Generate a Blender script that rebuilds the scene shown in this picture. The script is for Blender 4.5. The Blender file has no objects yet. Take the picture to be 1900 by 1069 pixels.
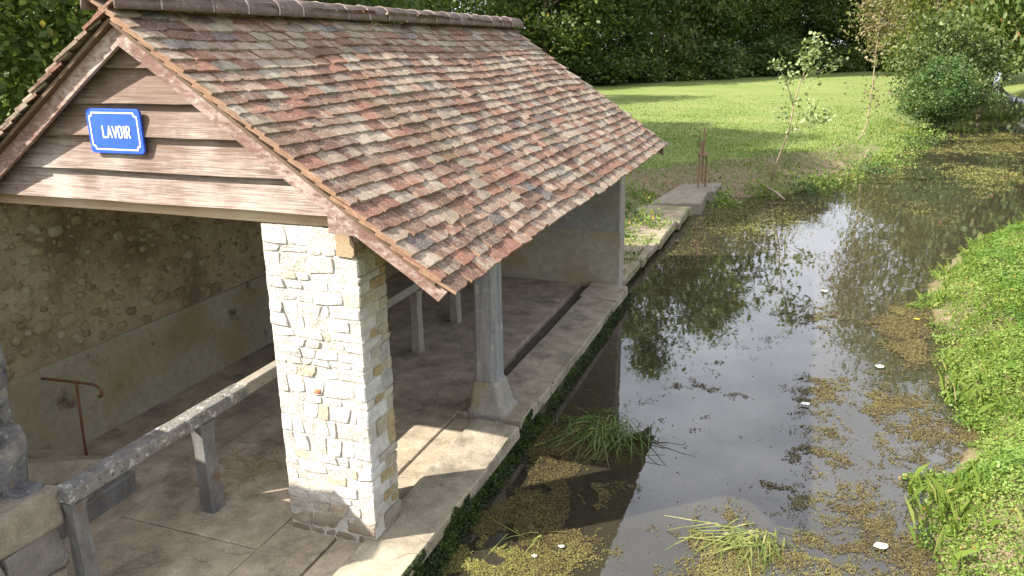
import bpy, bmesh, math, random
import numpy as np
from mathutils import Vector, Matrix, noise as mnoise
R = math.radians
random.seed(7); rng = np.random.default_rng(7)
S = bpy.context.scene
COL = S.collection

# ------------------------------------------------------------------ camera, sky, sun, exposure
CAM = Vector((2.9584, -4.7527, 3.8305))
YAW, PITCH, ROLL = -0.3573, 0.2959, -0.0136
fw = Vector((math.sin(YAW)*math.cos(PITCH), math.cos(YAW)*math.cos(PITCH), -math.sin(PITCH)))
rt = fw.cross(Vector((0, 0, 1))).normalized(); up = rt.cross(fw)
r2 = rt*math.cos(ROLL) + up*math.sin(ROLL); u2 = -rt*math.sin(ROLL) + up*math.cos(ROLL)
cd = bpy.data.cameras.new('camera'); cam = bpy.data.objects.new('camera', cd); COL.objects.link(cam)
cd.sensor_width = 36; cd.lens = 36*1470.46/1900; cd.clip_end = 3000; cd.clip_start = 0.05
M = Matrix((r2, u2, -fw)).transposed().to_4x4(); M.translation = CAM
cam.matrix_world = M; S.camera = cam

SUN_TO = Vector((-0.93, -0.78, 1.0)).normalized()
EL = math.asin(SUN_TO.z); AZ = math.atan2(SUN_TO.x, SUN_TO.y)
w = bpy.data.worlds.new('World'); S.world = w; w.use_nodes = True
wn = w.node_tree.nodes; wl = w.node_tree.links
sky = wn.new('ShaderNodeTexSky'); sky.sky_type = 'NISHITA'; sky.sun_disc = False
sky.sun_elevation = EL; sky.sun_rotation = AZ
sky.air_density = 1.0; sky.dust_density = 4.0; sky.ozone_density = 1.0
bg = wn['Background']; bg.inputs[1].default_value = 0.066
# broken bright cloud over the whole sky (the stream mirrors a pale grey-white sky)
tc = wn.new('ShaderNodeTexCoord'); mp = wn.new('ShaderNodeMapping'); mp.inputs['Scale'].default_value = (1.0, 1.0, 2.6); wl.new(tc.outputs['Generated'], mp.inputs[0])
cn = wn.new('ShaderNodeTexNoise'); cn.inputs['Scale'].default_value = 2.3; cn.inputs['Detail'].default_value = 7; cn.inputs['Roughness'].default_value = .55; wl.new(mp.outputs[0], cn.inputs['Vector'])
cr = wn.new('ShaderNodeMapRange'); cr.inputs[1].default_value = .36; cr.inputs[2].default_value = .62; cr.inputs[3].default_value = .25; cr.inputs[4].default_value = .95; wl.new(cn.outputs['Fac'], cr.inputs[0])
cm = wn.new('ShaderNodeMix'); cm.data_type = 'RGBA'; wl.new(cr.outputs[0], cm.inputs[0]); wl.new(sky.outputs[0], cm.inputs[6]); cm.inputs[7].default_value = (12.0, 12.5, 13.8, 1)
wl.new(cm.outputs[2], bg.inputs[0])
sd = bpy.data.lights.new('sun', 'SUN'); sd.energy = 5.0; sd.angle = R(0.6); sd.color = (1.0, 0.94, 0.85)
so = bpy.data.objects.new('sun', sd); COL.objects.link(so)
so.rotation_euler = SUN_TO.to_track_quat('Z', 'Y').to_euler(); so.location = (-20, -20, 25)
S.view_settings.view_transform = 'Standard'; S.view_settings.look = 'None'
S.view_settings.exposure = 1.3; S.view_settings.gamma = 1.0
S.view_settings.use_curve_mapping = False
S.cycles.max_bounces = 6; S.cycles.diffuse_bounces = 3; S.cycles.glossy_bounces = 3
S.cycles.transparent_max_bounces = 8; S.cycles.caustics_reflective = False; S.cycles.caustics_refractive = False
S.cycles.sample_clamp_indirect = 4.0

# ------------------------------------------------------------------ helpers
def tag(o, label=None, cat=None, group=None, kind=None):
    if label: o['label'] = label
    if cat: o['category'] = cat
    if group: o['group'] = group
    if kind: o['kind'] = kind
    return o
def empty(name, loc, label=None, cat=None, group=None):
    o = bpy.data.objects.new(name, None); COL.objects.link(o); o.location = loc
    return tag(o, label, cat, group)
def link(name, me, mat, parent=None, loc=None):
    o = bpy.data.objects.new(name, me); COL.objects.link(o)
    if mat and not me.materials: me.materials.append(mat)
    if parent is not None:
        o.parent = parent
        o.matrix_parent_inverse = wmat(parent).inverted()
    if loc is not None: o.location = loc
    return o
def wmat(o):
    m = Matrix.LocRotScale(o.location, o.rotation_euler, o.scale)
    if o.parent: m = wmat(o.parent) @ o.matrix_parent_inverse @ m
    return m
def mesh(V, F, name='m', smooth=False, rnd=None):
    me = bpy.data.meshes.new(name)
    me.from_pydata([tuple(v) for v in V], [], [tuple(f) for f in F])
    if smooth: me.polygons.foreach_set('use_smooth', [True]*len(me.polygons))
    if rnd is not None:
        a = me.attributes.new('rnd', 'FLOAT', 'POINT'); a.data.foreach_set('value', np.asarray(rnd, dtype=np.float32))
    me.update(); return me
def np_quads(V, rnd=None, name='leaves', n=4):
    """V: (k*n,3) consecutive polygons of n corners"""
    V = np.asarray(V, dtype=np.float32).reshape(-1, 3); k = len(V)//n
    me = bpy.data.meshes.new(name)
    me.vertices.add(k*n); me.vertices.foreach_set('co', V.ravel())
    me.loops.add(k*n); me.loops.foreach_set('vertex_index', np.arange(k*n, dtype=np.int32))
    me.polygons.add(k); me.polygons.foreach_set('loop_start', np.arange(0, k*n, n, dtype=np.int32))
    me.polygons.foreach_set('loop_total', np.full(k, n, dtype=np.int32))
    if rnd is not None:
        a = me.attributes.new('rnd', 'FLOAT', 'POINT'); a.data.foreach_set('value', np.repeat(np.asarray(rnd, dtype=np.float32), n))
    me.update(calc_edges=True); return me
class MB:
    def __init__(s): s.V = []; s.F = []
    def box(s, x0, x1, y0, y1, z0, z1, j=0.0):
        b = len(s.V)
        for z in (z0, z1):
            for (x, y) in ((x0, y0), (x1, y0), (x1, y1), (x0, y1)):
                s.V.append((x+random.uniform(-j, j), y+random.uniform(-j, j), z+random.uniform(-j, j)))
        for f in ((3, 2, 1, 0), (4, 5, 6, 7), (0, 1, 5, 4), (1, 2, 6, 5), (2, 3, 7, 6), (3, 0, 4, 7)):
            s.F.append([b+i for i in f])
        return s
    def prism(s, poly, axis, a0, a1):
        """poly: 2D list; extruded along axis ('x','y','z')"""
        b = len(s.V); n = len(poly)
        def P(p, a): return {'x': (a, p[0], p[1]), 'y': (p[0], a, p[1]), 'z': (p[0], p[1], a)}[axis]
        for a in (a0, a1): s.V += [P(p, a) for p in poly]
        s.F.append([b+i for i in range(n)]); s.F.append([b+n+i for i in reversed(range(n))])
        for i in range(n): s.F.append([b+i, b+n+i, b+n+(i+1) % n, b+(i+1) % n])
        return s
    def tube(s, pts, rad, seg=7, cap=True):
        b = len(s.V); pts = [Vector(p) for p in pts]
        for i, p in enumerate(pts):
            d = (pts[min(i+1, len(pts)-1)] - pts[max(i-1, 0)]).normalized()
            a = d.orthogonal().normalized() if i == 0 else (a - d*a.dot(d)).normalized()
            c = d.cross(a); r = rad[i] if hasattr(rad, '__len__') else rad
            for k in range(seg):
                t = 2*math.pi*k/seg; s.V.append(p + (a*math.cos(t)+c*math.sin(t))*r)
        for i in range(len(pts)-1):
            for k in range(seg):
                s.F.append([b+i*seg+k, b+i*seg+(k+1) % seg, b+(i+1)*seg+(k+1) % seg, b+(i+1)*seg+k])
        if cap:
            s.F.append([b+k for k in reversed(range(seg))]); e = b+(len(pts)-1)*seg; s.F.append([e+k for k in range(seg)])
        return s
    def mesh(s, smooth=False, bevel=0, seg=1, subdiv=0, rough=0, sc=3.0):
        me = mesh(s.V, s.F)
        bm = bmesh.new(); bm.from_mesh(me)
        bmesh.ops.recalc_face_normals(bm, faces=bm.faces)
        if bevel: bmesh.ops.bevel(bm, geom=list(bm.edges), offset=bevel, segments=seg, profile=.6, affect='EDGES', clamp_overlap=True)
        if subdiv: bmesh.ops.subdivide_edges(bm, edges=list(bm.edges), cuts=subdiv, use_grid_fill=True)
        if rough:
            for v in bm.verts:
                n = mnoise.noise_vector(v.co*sc); v.co += n*rough
        bm.to_mesh(me); bm.free()
        if smooth: me.polygons.foreach_set('use_smooth', [True]*len(me.polygons))
        me.update(); return me
    def obj(s, name, mat, parent=None, **k): return link(name, s.mesh(**k), mat, parent)

# ------------------------------------------------------------------ material helpers
class NT:
    def __init__(s, name):
        s.m = bpy.data.materials.new(name); s.m.use_nodes = True
        s.t = s.m.node_tree; s.t.nodes.clear(); s.out = s.t.nodes.new('ShaderNodeOutputMaterial')
    def n(s, typ, ins=None, **props):
        nd = s.t.nodes.new('ShaderNode'+typ)
        for k, v in props.items(): setattr(nd, k, v)
        for k, v in (ins or {}).items():
            sock = nd.inputs[k]
            if isinstance(v, bpy.types.NodeSocket): s.t.links.new(v, sock)
            else: sock.default_value = v
        return nd
    def pos(s): return s.n('NewGeometry').outputs['Position']
    def obj(s): return s.n('TexCoord').outputs['Object']
    def noise(s, scale, detail=4, rough=.55, vec=None, dist=0.0):
        nd = s.n('TexNoise', {'Scale': scale, 'Detail': detail, 'Roughness': rough, 'Distortion': dist})
        if vec is not None: s.t.links.new(vec, nd.inputs['Vector'])
        return nd.outputs['Fac']
    def mapv(s, vec, scale=(1, 1, 1), loc=(0, 0, 0)):
        return s.n('Mapping', {'Vector': vec, 'Scale': scale, 'Location': loc}).outputs[0]
    def ramp(s, fac, stops, interp='LINEAR'):
        nd = s.n('ValToRGB', {'Fac': fac}); cr = nd.color_ramp; cr.interpolation = interp
        while len(cr.elements) > 1: cr.elements.remove(cr.elements[-1])
        for i, (p, c) in enumerate(stops):
            e = cr.elements[0] if i == 0 else cr.elements.new(p)
            e.position = p; e.color = (c if hasattr(c, '__len__') else (c, c, c)) + ((1,) if not hasattr(c, '__len__') or len(c) == 3 else ())
        return nd.outputs['Color']
    def mix(s, fac, a, b, blend='MIX'):
        nd = s.n('Mix', data_type='RGBA', blend_type=blend)
        for i, v in ((0, fac), (6, a), (7, b)):
            if isinstance(v, bpy.types.NodeSocket): s.t.links.new(v, nd.inputs[i])
            elif i == 0: nd.inputs[0].default_value = v
            else: nd.inputs[i].default_value = tuple(v)+(1,) if len(v) == 3 else v
        return nd.outputs[2]
    def math(s, op, a, b=0.0, c=0.0, clamp=False):
        nd = s.n('Math', operation=op); nd.use_clamp = clamp
        for i, v in enumerate((a, b, c)):
            if isinstance(v, bpy.types.NodeSocket): s.t.links.new(v, nd.inputs[i])
            else: nd.inputs[i].default_value = v
        return nd.outputs[0]
    def attr(s, name='rnd'): return s.n('Attribute', attribute_name=name).outputs['Fac']
    def bump(s, h, strength=.5, dist=.02):
        return s.n('Bump', {'Height': h, 'Strength': strength, 'Distance': dist}).outputs[0]
    def bsdf(s, color, rough=.85, normal=None, spec=.3, **k):
        ins = {'Base Color': color if isinstance(color, bpy.types.NodeSocket) else tuple(color)+(1,), 'Roughness': rough, 'Specular IOR Level': spec}
        ins.update(k)
        nd = s.n('BsdfPrincipled', ins)
        if normal is not None: s.t.links.new(normal, nd.inputs['Normal'])
        s.t.links.new(nd.outputs[0], s.out.inputs[0]); return s.m
def rnd_obj(t): return t.n('ObjectInfo').outputs['Random']

def mat_tile(name, from_attr):
    t = NT(name); r = t.attr() if from_attr else rnd_obj(t); P = t.pos()
    base = t.ramp(r, [(0, (.165, .075, .055)), (.17, (.225, .100, .072)), (.32, (.112, .060, .049)), (.44, (.27, .122, .082)), (.55, (.172, .096, .072)),
                      (.68, (.225, .158, .117)), (.79, (.31, .25, .19)), (.88, (.225, .195, .155)), (.945, (.10, .10, .105)), (1.0, (.11, .095, .09))], 'CONSTANT')
    base = t.mix(.30, base, t.ramp(t.noise(2.6, 5, .65, t.mapv(P, loc=(8, 8, 1))), [(.30, (.13, .075, .055)), (.45, (.22, .115, .072)), (.55, (.19, .13, .085)), (.70, (.26, .21, .145))]))
    r2_ = t.math('FRACT', t.math('MULTIPLY', r, 37.7))
    v = t.noise(9, 5, .6, P); lich = t.noise(4.5, 8, .75, t.mapv(P, scale=(1.0, 1.6, 1.0), loc=(3, 1, 7)))
    thr = t.math('SUBTRACT', t.math('ADD', lich, t.math('MULTIPLY', t.math('SUBTRACT', r2_, .5), .28)), .47)
    lf = t.math('MULTIPLY', thr, 5.0, clamp=True)
    c = t.mix(t.math('MULTIPLY', lf, .62), base, (.42, .37, .285))
    fine = t.noise(60, 4, .7, P)
    c = t.mix(t.ramp(fine, [(.55, 0), (.75, 1)]), c, (.55, .50, .40))
    dark = t.ramp(t.noise(26, 5, .7, t.mapv(P, loc=(9, 4, 2))), [(.30, 1), (.46, 0)])
    c = t.mix(t.math('MULTIPLY', dark, .7), c, (.045, .034, .028))
    c = t.mix(t.math('MULTIPLY', t.ramp(t.noise(1.1, 4, .6, t.mapv(P, loc=(1, 5, 5))), [(.56, 0), (.70, 1)]), .5), c, (.13, .12, .055))
    c = t.mix(.8, c, t.ramp(v, [(.25, .62), (.75, 1.25)]), 'MULTIPLY')
    h = t.math('ADD', v, t.math('MULTIPLY', fine, .5))
    return t.bsdf(c, .9, t.bump(h, .55, .012), .2)
def mat_stone(name, stops, dirt=False, mort=None, bs=.8, sc=1.0, at=False):
    t = NT(name); r = t.attr() if at else rnd_obj(t); P = t.pos()
    base = t.ramp(r, stops, 'CONSTANT')
    n1 = t.noise(11*sc, 6, .65, P); n2 = t.noise(45*sc, 4, .7, P)
    c = t.mix(.85, base, t.ramp(n1, [(.25, .66), (.7, 1.18)]), 'MULTIPLY')
    c = t.mix(t.ramp(n2, [(.62, 0), (.78, .7)]), c, (.16, .13, .10))
    if dirt:
        z = t.n('SeparateXYZ', {0: P}).outputs['Z']
        f = t.ramp(t.math('ADD', z, t.math('MULTIPLY', t.noise(4, 4, .6, P), .35)), [(.24, .9), (.62, 0)])
        c = t.mix(f, c, (.22, .165, .10))
    h = t.math('ADD', n1, t.math('MULTIPLY', n2, .55))
    return t.bsdf(c, .92, t.bump(h, bs, .03), .15)
def mat_plain(name, c0, c1, scale=6, rough=.85, bump=.4, bd=.01, spots=None, vec=None, stain=None, spec=.2):
    t = NT(name); P = t.pos()
    if vec: P2 = t.mapv(P, scale=vec)
    else: P2 = P
    n1 = t.noise(scale, 7, .62, P2); n2 = t.noise(scale*7, 4, .65, P2)
    c = t.mix(t.ramp(n1, [(.3, 0), (.7, 1)]), c0, c1)
    c = t.mix(.6, c, t.ramp(n2, [(.3, .7), (.7, 1.2)]), 'MULTIPLY')
    if stain:
        c = t.mix(t.ramp(t.noise(stain[1], 5, .6, t.mapv(P, loc=(5, 2, 8))), [(stain[2], 0), (stain[2]+.18, .8)]), c, stain[0])
    for sp in (spots or []):
        col, sc, lo, hi = sp
        c = t.mix(t.ramp(t.noise(sc, 4, .6, t.mapv(P, loc=(sc, 3, 1))), [(lo, 0), (hi, 1)]), c, col)
    return t.bsdf(c, rough, t.bump(t.math('ADD', n1, t.math('MULTIPLY', n2, .6)), bump, bd), spec)
def mat_wood(name, c0, c1, white, axis, wfac=.5, low=False):
    t = NT(name); P = t.pos(); r = rnd_obj(t)
    sc = {'x': (.35, 6, 13), 'y': (6, .7, 9), 'd': (1.5, 6, 3), 'z': (8, 8, .8)}[axis]
    P2 = t.mapv(P, scale=sc); P2 = t.n('VectorMath', {0: P2, 1: t.n('CombineXYZ', {0: t.math('MULTIPLY', r, 19.0), 1: r, 2: t.math('MULTIPLY', r, 7.0)}).outputs[0]}, operation='ADD').outputs[0]
    g = t.noise(2.2, 8, .68, P2, .8); g2 = t.noise(9, 5, .7, P2, .3)
    c = t.mix(t.ramp(g, [(.3, 0), (.7, 1)]), c0, c1)
    wm = t.math('ADD', t.math('MULTIPLY', t.noise(1.6, 5, .6, P), .55), t.math('MULTIPLY', g2, .55))
    if low: wm = t.math('ADD', wm, t.math('MULTIPLY', t.math('SUBTRACT', 3.05, t.n('SeparateXYZ', {0: P}).outputs['Z']), .10))
    c = t.mix(t.math('MULTIPLY', t.ramp(wm, [(.50, 0), (.66, 1)]), wfac), c, white)
    c = t.mix(t.ramp(g2, [(.28, .85), (.40, 0)]), c, (.06, .04, .03))
    return t.bsdf(c, .75, t.bump(t.math('ADD', g, g2), .5, .008), .25)
def mat_leaf(name, stops, trans=.35, rough=.5, spec=.35, big=None, hue=None):
    t = NT(name); r = t.attr()
    c = t.ramp(r, stops)
    if big:
        c = t.mix(t.ramp(t.noise(big[0], 3, .5, t.pos()), [(.38, 0), (.62, 1)]), c, t.mix(1.0, c, big[1], 'MULTIPLY'))
    if hue is not None:
        c = t.mix(t.math('MULTIPLY', rnd_obj(t), hue[1]), c, t.mix(1.0, c, hue[0], 'MULTIPLY'))
    p = t.n('BsdfPrincipled', {'Base Color': c, 'Roughness': rough, 'Specular IOR Level': spec})
    tr = t.n('BsdfTranslucent', {'Color': t.mix(1.0, c, (1.25, 1.3, .6), 'MULTIPLY')})
    mx = t.n('MixShader', {0: trans, 1: p.outputs[0], 2: tr.outputs[0]})
    t.t.links.new(mx.outputs[0], t.out.inputs[0]); return t.m

MAT = {}
MAT['tile'] = mat_tile('clay_tile', False); MAT['tile_f'] = mat_tile('clay_tile_field', True)
MAT['tile_edge'] = mat_plain('tile_edge', (.20, .115, .075), (.33, .205, .13), 16, .9, .4, .005)
MAT['ridge'] = mat_plain('ridge_tile', (.12, .082, .07), (.20, .145, .125), 5, .85, .4, .008, spots=[((.38, .33, .27), 22, .60, .75)])
MAT['lime_mortar'] = mat_plain('lime_mortar', (.50, .45, .38), (.66, .61, .53), 9, .95, .8, .02)
MAT['white_mortar'] = mat_plain('white_mortar', (.26, .21, .18), (.45, .39, .34), 14, .95, .6, .01)
MAT['pillar_mortar'] = mat_plain('pillar_mortar', (.48, .45, .39), (.64, .61, .54), 10, .95, 1.0, .03, stain=((.40, .34, .25), 2.2, .62))
MAT['pillar_shaded_stone'] = mat_stone('pillar_shaded_limestone', [(0, (.50, .44, .33)), (.22, (.44, .38, .27)), (.42, (.56, .51, .41)), (.6, (.46, .36, .20)), (.74, (.50, .45, .36)), (.86, (.40, .29, .14)), (.94, (.42, .40, .36))], True, bs=1.0)  # ochre side stones, with the right face's shade also darkened into the colour
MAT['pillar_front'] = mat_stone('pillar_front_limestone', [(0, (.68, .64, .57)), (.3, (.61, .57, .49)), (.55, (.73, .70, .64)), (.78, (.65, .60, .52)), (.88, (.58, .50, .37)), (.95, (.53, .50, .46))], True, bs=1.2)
MAT['pillar_red'] = mat_stone('pillar_brick_bit', [(0, (.50, .22, .13)), (1, (.5, .22, .13))])
MAT['rubble_mortar'] = mat_plain('rubble_mortar', (.28, .215, .14), (.40, .325, .22), 4, .95, 1.0, .03, stain=((.13, .09, .055), 1.2, .5))
RS = [(0, (.31, .24, .15)), (.25, (.35, .28, .175)), (.5, (.27, .205, .13)), (.7, (.38, .32, .22)), (.88, (.24, .18, .115))]
MAT['rubble_stone'] = mat_stone('rubble_stone', RS, False); MAT['rubble_small'] = mat_stone('rubble_small', RS, False, at=True)
MAT['plaster'] = mat_plain('wall_plaster', (.255, .225, .16), (.34, .305, .225), 1.7, .9, .35, .01, stain=((.22, .17, .08), .9, .46), spots=[((.09, .07, .04), 3.1, .60, .72)])
MAT['plaster_end'] = mat_plain('end_plaster', (.27, .26, .225), (.37, .35, .30), 1.3, .9, .35, .01, stain=((.27, .20, .10), .8, .50))
MAT['plaster_warm'] = mat_plain('end_plaster_low', (.34, .30, .22), (.42, .38, .29), 1.3, .9, .35, .01, stain=((.36, .25, .11), .9, .46))
def mat_floor(name, c0, c1):
    t = NT(name); P = t.pos()
    n0 = t.noise(.8, 6, .6, P); n1 = t.noise(4, 7, .65, P); n2 = t.noise(40, 5, .7, P)
    c = t.mix(t.ramp(n0, [(.3, 0), (.7, 1)]), c0, c1)
    c = t.mix(.9, c, t.ramp(n1, [(.28, .55), (.70, 1.25)]), 'MULTIPLY')
    c = t.mix(t.ramp(t.noise(1.7, 6, .7, t.mapv(P, loc=(2, 9, 0))), [(.52, 0), (.66, .6)]), c, (.10, .085, .06))
    c = t.mix(.6, c, t.ramp(n2, [(.3, .65), (.7, 1.25)]), 'MULTIPLY')
    c = t.mix(t.ramp(n2, [(.62, 0), (.8, .6)]), c, (.48, .43, .35))
    vw = t.n('VectorMath', {0: P, 1: t.n('TexNoise', {'Vector': P, 'Scale': 1.3, 'Detail': 5}).outputs['Color']}, operation='ADD').outputs[0]
    vo = t.n('TexVoronoi', {'Vector': t.mapv(vw, scale=(1, 1, .05)), 'Scale': 1.1}, feature='DISTANCE_TO_EDGE').outputs['Distance']
    ck = t.math('MULTIPLY', t.ramp(vo, [(.0, 1), (.007, 0)]), t.ramp(t.noise(1.1, 2, .5, t.mapv(P, loc=(7, 3, 0))), [(.5, 0), (.6, 1)]))
    c = t.mix(t.math('MULTIPLY', ck, .45), c, (.09, .07, .05))
    h = t.math('SUBTRACT', t.math('ADD', t.math('MULTIPLY', n1, .8), t.math('MULTIPLY', n2, .35)), t.math('MULTIPLY', ck, .8))
    return t.bsdf(c, .9, t.bump(h, .55, .015), .2)
MAT['floor'] = mat_floor('worn_concrete', (.33, .268, .19), (.49, .415, .31))
MAT['edge_stone'] = mat_floor('edge_stone', (.30, .255, .185), (.42, .36, .265))
MAT['gutter'] = mat_plain('gutter', (.10, .085, .07), (.17, .14, .11), 5, .8)
MAT['quay_face'] = mat_plain('quay_face', (.06, .055, .035), (.14, .12, .08), 8, .9, .8, .02, spots=[((.05, .09, .02), 3, .5, .6)])
MAT['quay_walk'] = mat_plain('quay_walk', (.22, .18, .125), (.36, .30, .215), 3, .95, .9, .03, stain=((.15, .18, .06), 1.3, .46))
MAT['sluice_slab'] = mat_plain('sluice_slab', (.20, .17, .13), (.31, .27, .21), 4, .95, .6, .015)
MAT['lichen_conc'] = mat_plain('lichened_concrete', (.15, .14, .125), (.27, .255, .23), 9, .95, 1.0, .02,
        spots=[((.48, .46, .42), 14, .56, .66), ((.34, .20, .05), 7, .66, .72), ((.06, .055, .05), 19, .60, .70)])
MAT['clean_conc'] = mat_plain('plain_concrete', (.26, .23, .19), (.36, .32, .26), 7, .95, .4, .01)
MAT['dark_conc'] = mat_plain('weathered_post', (.12, .115, .105), (.22, .21, .195), 10, .95, .8, .015, vec=(1, 1, .35), spots=[((.16, .11, .07), 4, .58, .7)])
MAT['parapet'] = mat_stone('parapet_stone', [(0, (.30, .255, .185)), (.4, (.24, .22, .19)), (.7, (.33, .29, .22)), (1, (.33, .29, .22))], False, bs=1.3)
MAT['parapet_lichen'] = mat_plain('lichened_stone', (.10, .10, .105), (.22, .215, .21), 7, .95, 1.0, .03,
        spots=[((.36, .35, .32), 27, .58, .74), ((.28, .21, .08), 6, .60, .74), ((.05, .05, .052), 9, .54, .70), ((.30, .27, .22), 3, .55, .7)])
MAT['plank'] = mat_wood('gable_plank', (.125, .078, .058), (.23, .158, .122), (.46, .40, .355), 'x', .7, True)
MAT['barge'] = mat_wood('barge_board', (.15, .080, .062), (.26, .165, .13), (.58, .50, .45), 'd', .6)
MAT['beam'] = mat_wood('tie_beam', (.34, .22, .12), (.52, .38, .24), (.66, .56, .42), 'x', .5)
MAT['log'] = mat_wood('plate_log', (.24, .155, .09), (.38, .265, .16), (.5, .42, .3), 'y', .4)
MAT['rafter'] = mat_wood('dark_rafter', (.10, .065, .04), (.16, .10, .065), (.25, .2, .15), 'y', .2)
MAT['grey_post'] = mat_plain('grey_post', (.19, .19, .185), (.35, .35, .34), 9, .75, .8, .012, vec=(1.6, 1.6, .14), spots=[((.47, .44, .38), 9, .60, .74), ((.09, .085, .08), 5, .62, .74)])
MAT['post_base'] = mat_plain('post_base', (.22, .205, .17), (.34, .315, .265), 5, .9, .5, .01, spots=[((.5, .48, .44), 12, .62, .72), ((.24, .19, .09), 2.5, .56, .68)])
MAT['rust'] = mat_plain('rusty_iron', (.11, .05, .03), (.22, .105, .06), 20, .8, .5, .004)
MAT['sluice_iron'] = mat_plain('sluice_iron', (.20, .12, .075), (.33, .21, .13), 15, .8, .5, .004)
MAT['blue'] = mat_plain('blue_enamel', (.028, .095, .60), (.036, .115, .68), 3, .25, .03, .002, spec=.5)
MAT['white'] = mat_plain('white_enamel', (.74, .74, .74), (.82, .82, .82), 5, .3, .03, .002, spec=.5)
MAT['bark'] = mat_plain('bark', (.10, .075, .055), (.18, .145, .11), 12, .95, 1, .03, vec=(1, 1, .3))
MAT['pale_bark'] = mat_plain('pale_bark', (.26, .21, .13), (.38, .31, .20), 12, .9, .6, .01, vec=(1, 1, .3))
MAT['wood_stick'] = mat_plain('dead_wood', (.24, .19, .14), (.38, .31, .23), 10, .9)
MAT['straw'] = mat_leaf('straw', [(0, (.24, .17, .09)), (1, (.42, .33, .19))], .15)
# ------------------------------------------------------------------ river, ground
WZ = -0.25
LB = [(-12, .0), (8.2, .0), (10.9, .05), (14.2, .15), (17.2, .35), (17.8, 1.5), (18.7, 2.66), (22.8, 4.67), (26.3, 5.7), (34.8, 7.6), (39.9, 8.4), (53, 11.0), (72, 12.6), (110, 18), (700, 90)]
RB = [(-12, 4.6), (0, 4.35), (1.45, 4.27), (2.27, 4.12), (2.9, 4.22), (4.2, 4.98), (5.8, 4.76), (7.1, 5.12), (8.3, 4.9), (10.1, 5.1), (12.7, 5.9), (16.5, 7.9), (22, 10.4), (30, 13), (40, 14.4), (53, 16.2), (72, 17.6), (110, 24), (700, 97)]
def interp(tab, y): return np.interp(y, [a for a, _ in tab], [b for _, b in tab])
def sstep(x): x = np.clip(x, 0, 1); return x*x*(3-2*x)
def vnoise(x, y, s, seed=0):
    """smooth value noise in numpy"""
    x0_ = np.asarray(x, float)/s; y0_ = np.asarray(y, float)/s; x = .82*x0_-.57*y0_+seed*.37; y = .57*x0_+.82*y0_
    xi = np.floor(x).astype(np.int64); yi = np.floor(y).astype(np.int64); fx = x-xi; fy = y-yi
    def h(a, b):
        v = (a*374761393 + b*668265263 + seed*1442695041) & 0xffffffff
        v = ((v ^ (v >> 13))*1274126177) & 0xffffffff
        return ((v ^ (v >> 16)) & 0xffff)/65535.
    ux = fx*fx*(3-2*fx); uy = fy*fy*(3-2*fy)
    return (h(xi, yi)*(1-ux)+h(xi+1, yi)*ux)*(1-uy) + (h(xi, yi+1)*(1-ux)+h(xi+1, yi+1)*ux)*uy
def fbm(x, y, s, seed=0): return .55*vnoise(x, y, s, seed)+.3*vnoise(x, y, s*.45, seed+5)+.15*vnoise(x, y, s*.2, seed+9)
def ground_z(x, y):
    x = np.asarray(x, float); y = np.asarray(y, float)
    xl = interp(LB, y); xr = interp(RB, y)
    wob = (vnoise(x, y, 1.3, 3)-.5)*.5
    dl = x-xl; dr = xr-x; d = np.minimum(dl, dr)+np.where(y > 8, wob*.4, 0)
    bed = WZ-.06-np.clip(d*.5, 0, .42)
    lz = np.where(y < 8.0, -.14, WZ+.0+.52*sstep((-dl)/2.4)+.10*sstep((-dl-2)/8)+(fbm(x, y, 1.5, 1)-.5)*.10)
    lz = lz + .02*np.clip(y-40, 0, 200)*.0
    rz = WZ+.30*sstep((-dr)/.9)+.2*sstep((-dr-1)/4)+(fbm(x, y, 1.2, 2)-.5)*.10
    z = np.where(d > 0, bed, np.where(dl < 0, lz, rz))
    return z
def grid_axis(lo, dlo, dhi, hi, step, n):
    a = np.arange(dlo, dhi, step)
    left = dlo-np.geomspace(step, dlo-lo, n)[::-1]; right = dhi+np.geomspace(step, hi-dhi, n)-step*.0
    return np.concatenate([left, a, right])
gx = grid_axis(-500, -4, 12, 500, .16, 34); gy = grid_axis(-60, -3, 40, 900, .2, 40)
GX, GY = np.meshgrid(gx, gy); GZ = ground_z(GX, GY)
nx, ny = len(gx), len(gy)
V = np.stack([GX, GY, GZ], -1).reshape(-1, 3)
idx = np.arange(nx*ny).reshape(ny, nx)
Fq = np.stack([idx[:-1, :-1], idx[:-1, 1:], idx[1:, 1:], idx[1:, :-1]], -1).reshape(-1, 4)
gm = mesh(V.tolist(), Fq.tolist(), 'ground', True)
xl = interp(LB, GY); dl = xl-GX
dirt = np.where((GY > 8) & (dl > -.3), 1-sstep((dl-1.3+2.0*(fbm(GX, GY, 2.2, 4)-.5)-2.4*np.exp(-((GY-18)/5)**2))/1.6), 0)
dirt = np.where((GY > 24), dirt*np.clip(1-(GY-24)/8, .25, 1), dirt); dirt = np.maximum(dirt, ((GX > interp(RB, GY)-.1) & (GX < interp(RB, GY)+3) & (GY < 20)).astype(float))
bedm = ((GX > xl-.05) & (GX < interp(RB, GY)+.05)).astype(float)
for nm_, arr in (('dirt', dirt), ('bed', bedm)):
    a = gm.attributes.new(nm_, 'FLOAT', 'POINT'); a.data.foreach_set('value', arr.astype(np.float32).ravel())
t = NT('meadow_ground'); P = t.pos()
n1 = t.noise(.22, 6, .62, P); n2 = t.noise(1.6, 7, .68, P); n3 = t.noise(24, 5, .75, P)
c = t.mix(t.ramp(n1, [(.35, 0), (.65, 1)]), (.150, .215, .050), (.215, .255, .085))
c = t.mix(t.ramp(n2, [(.45, 0), (.75, .8)]), c, (.26, .255, .11))
c = t.mix(.9, c, t.ramp(n3, [(.3, .55), (.7, 1.35)]), 'MULTIPLY')
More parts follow.
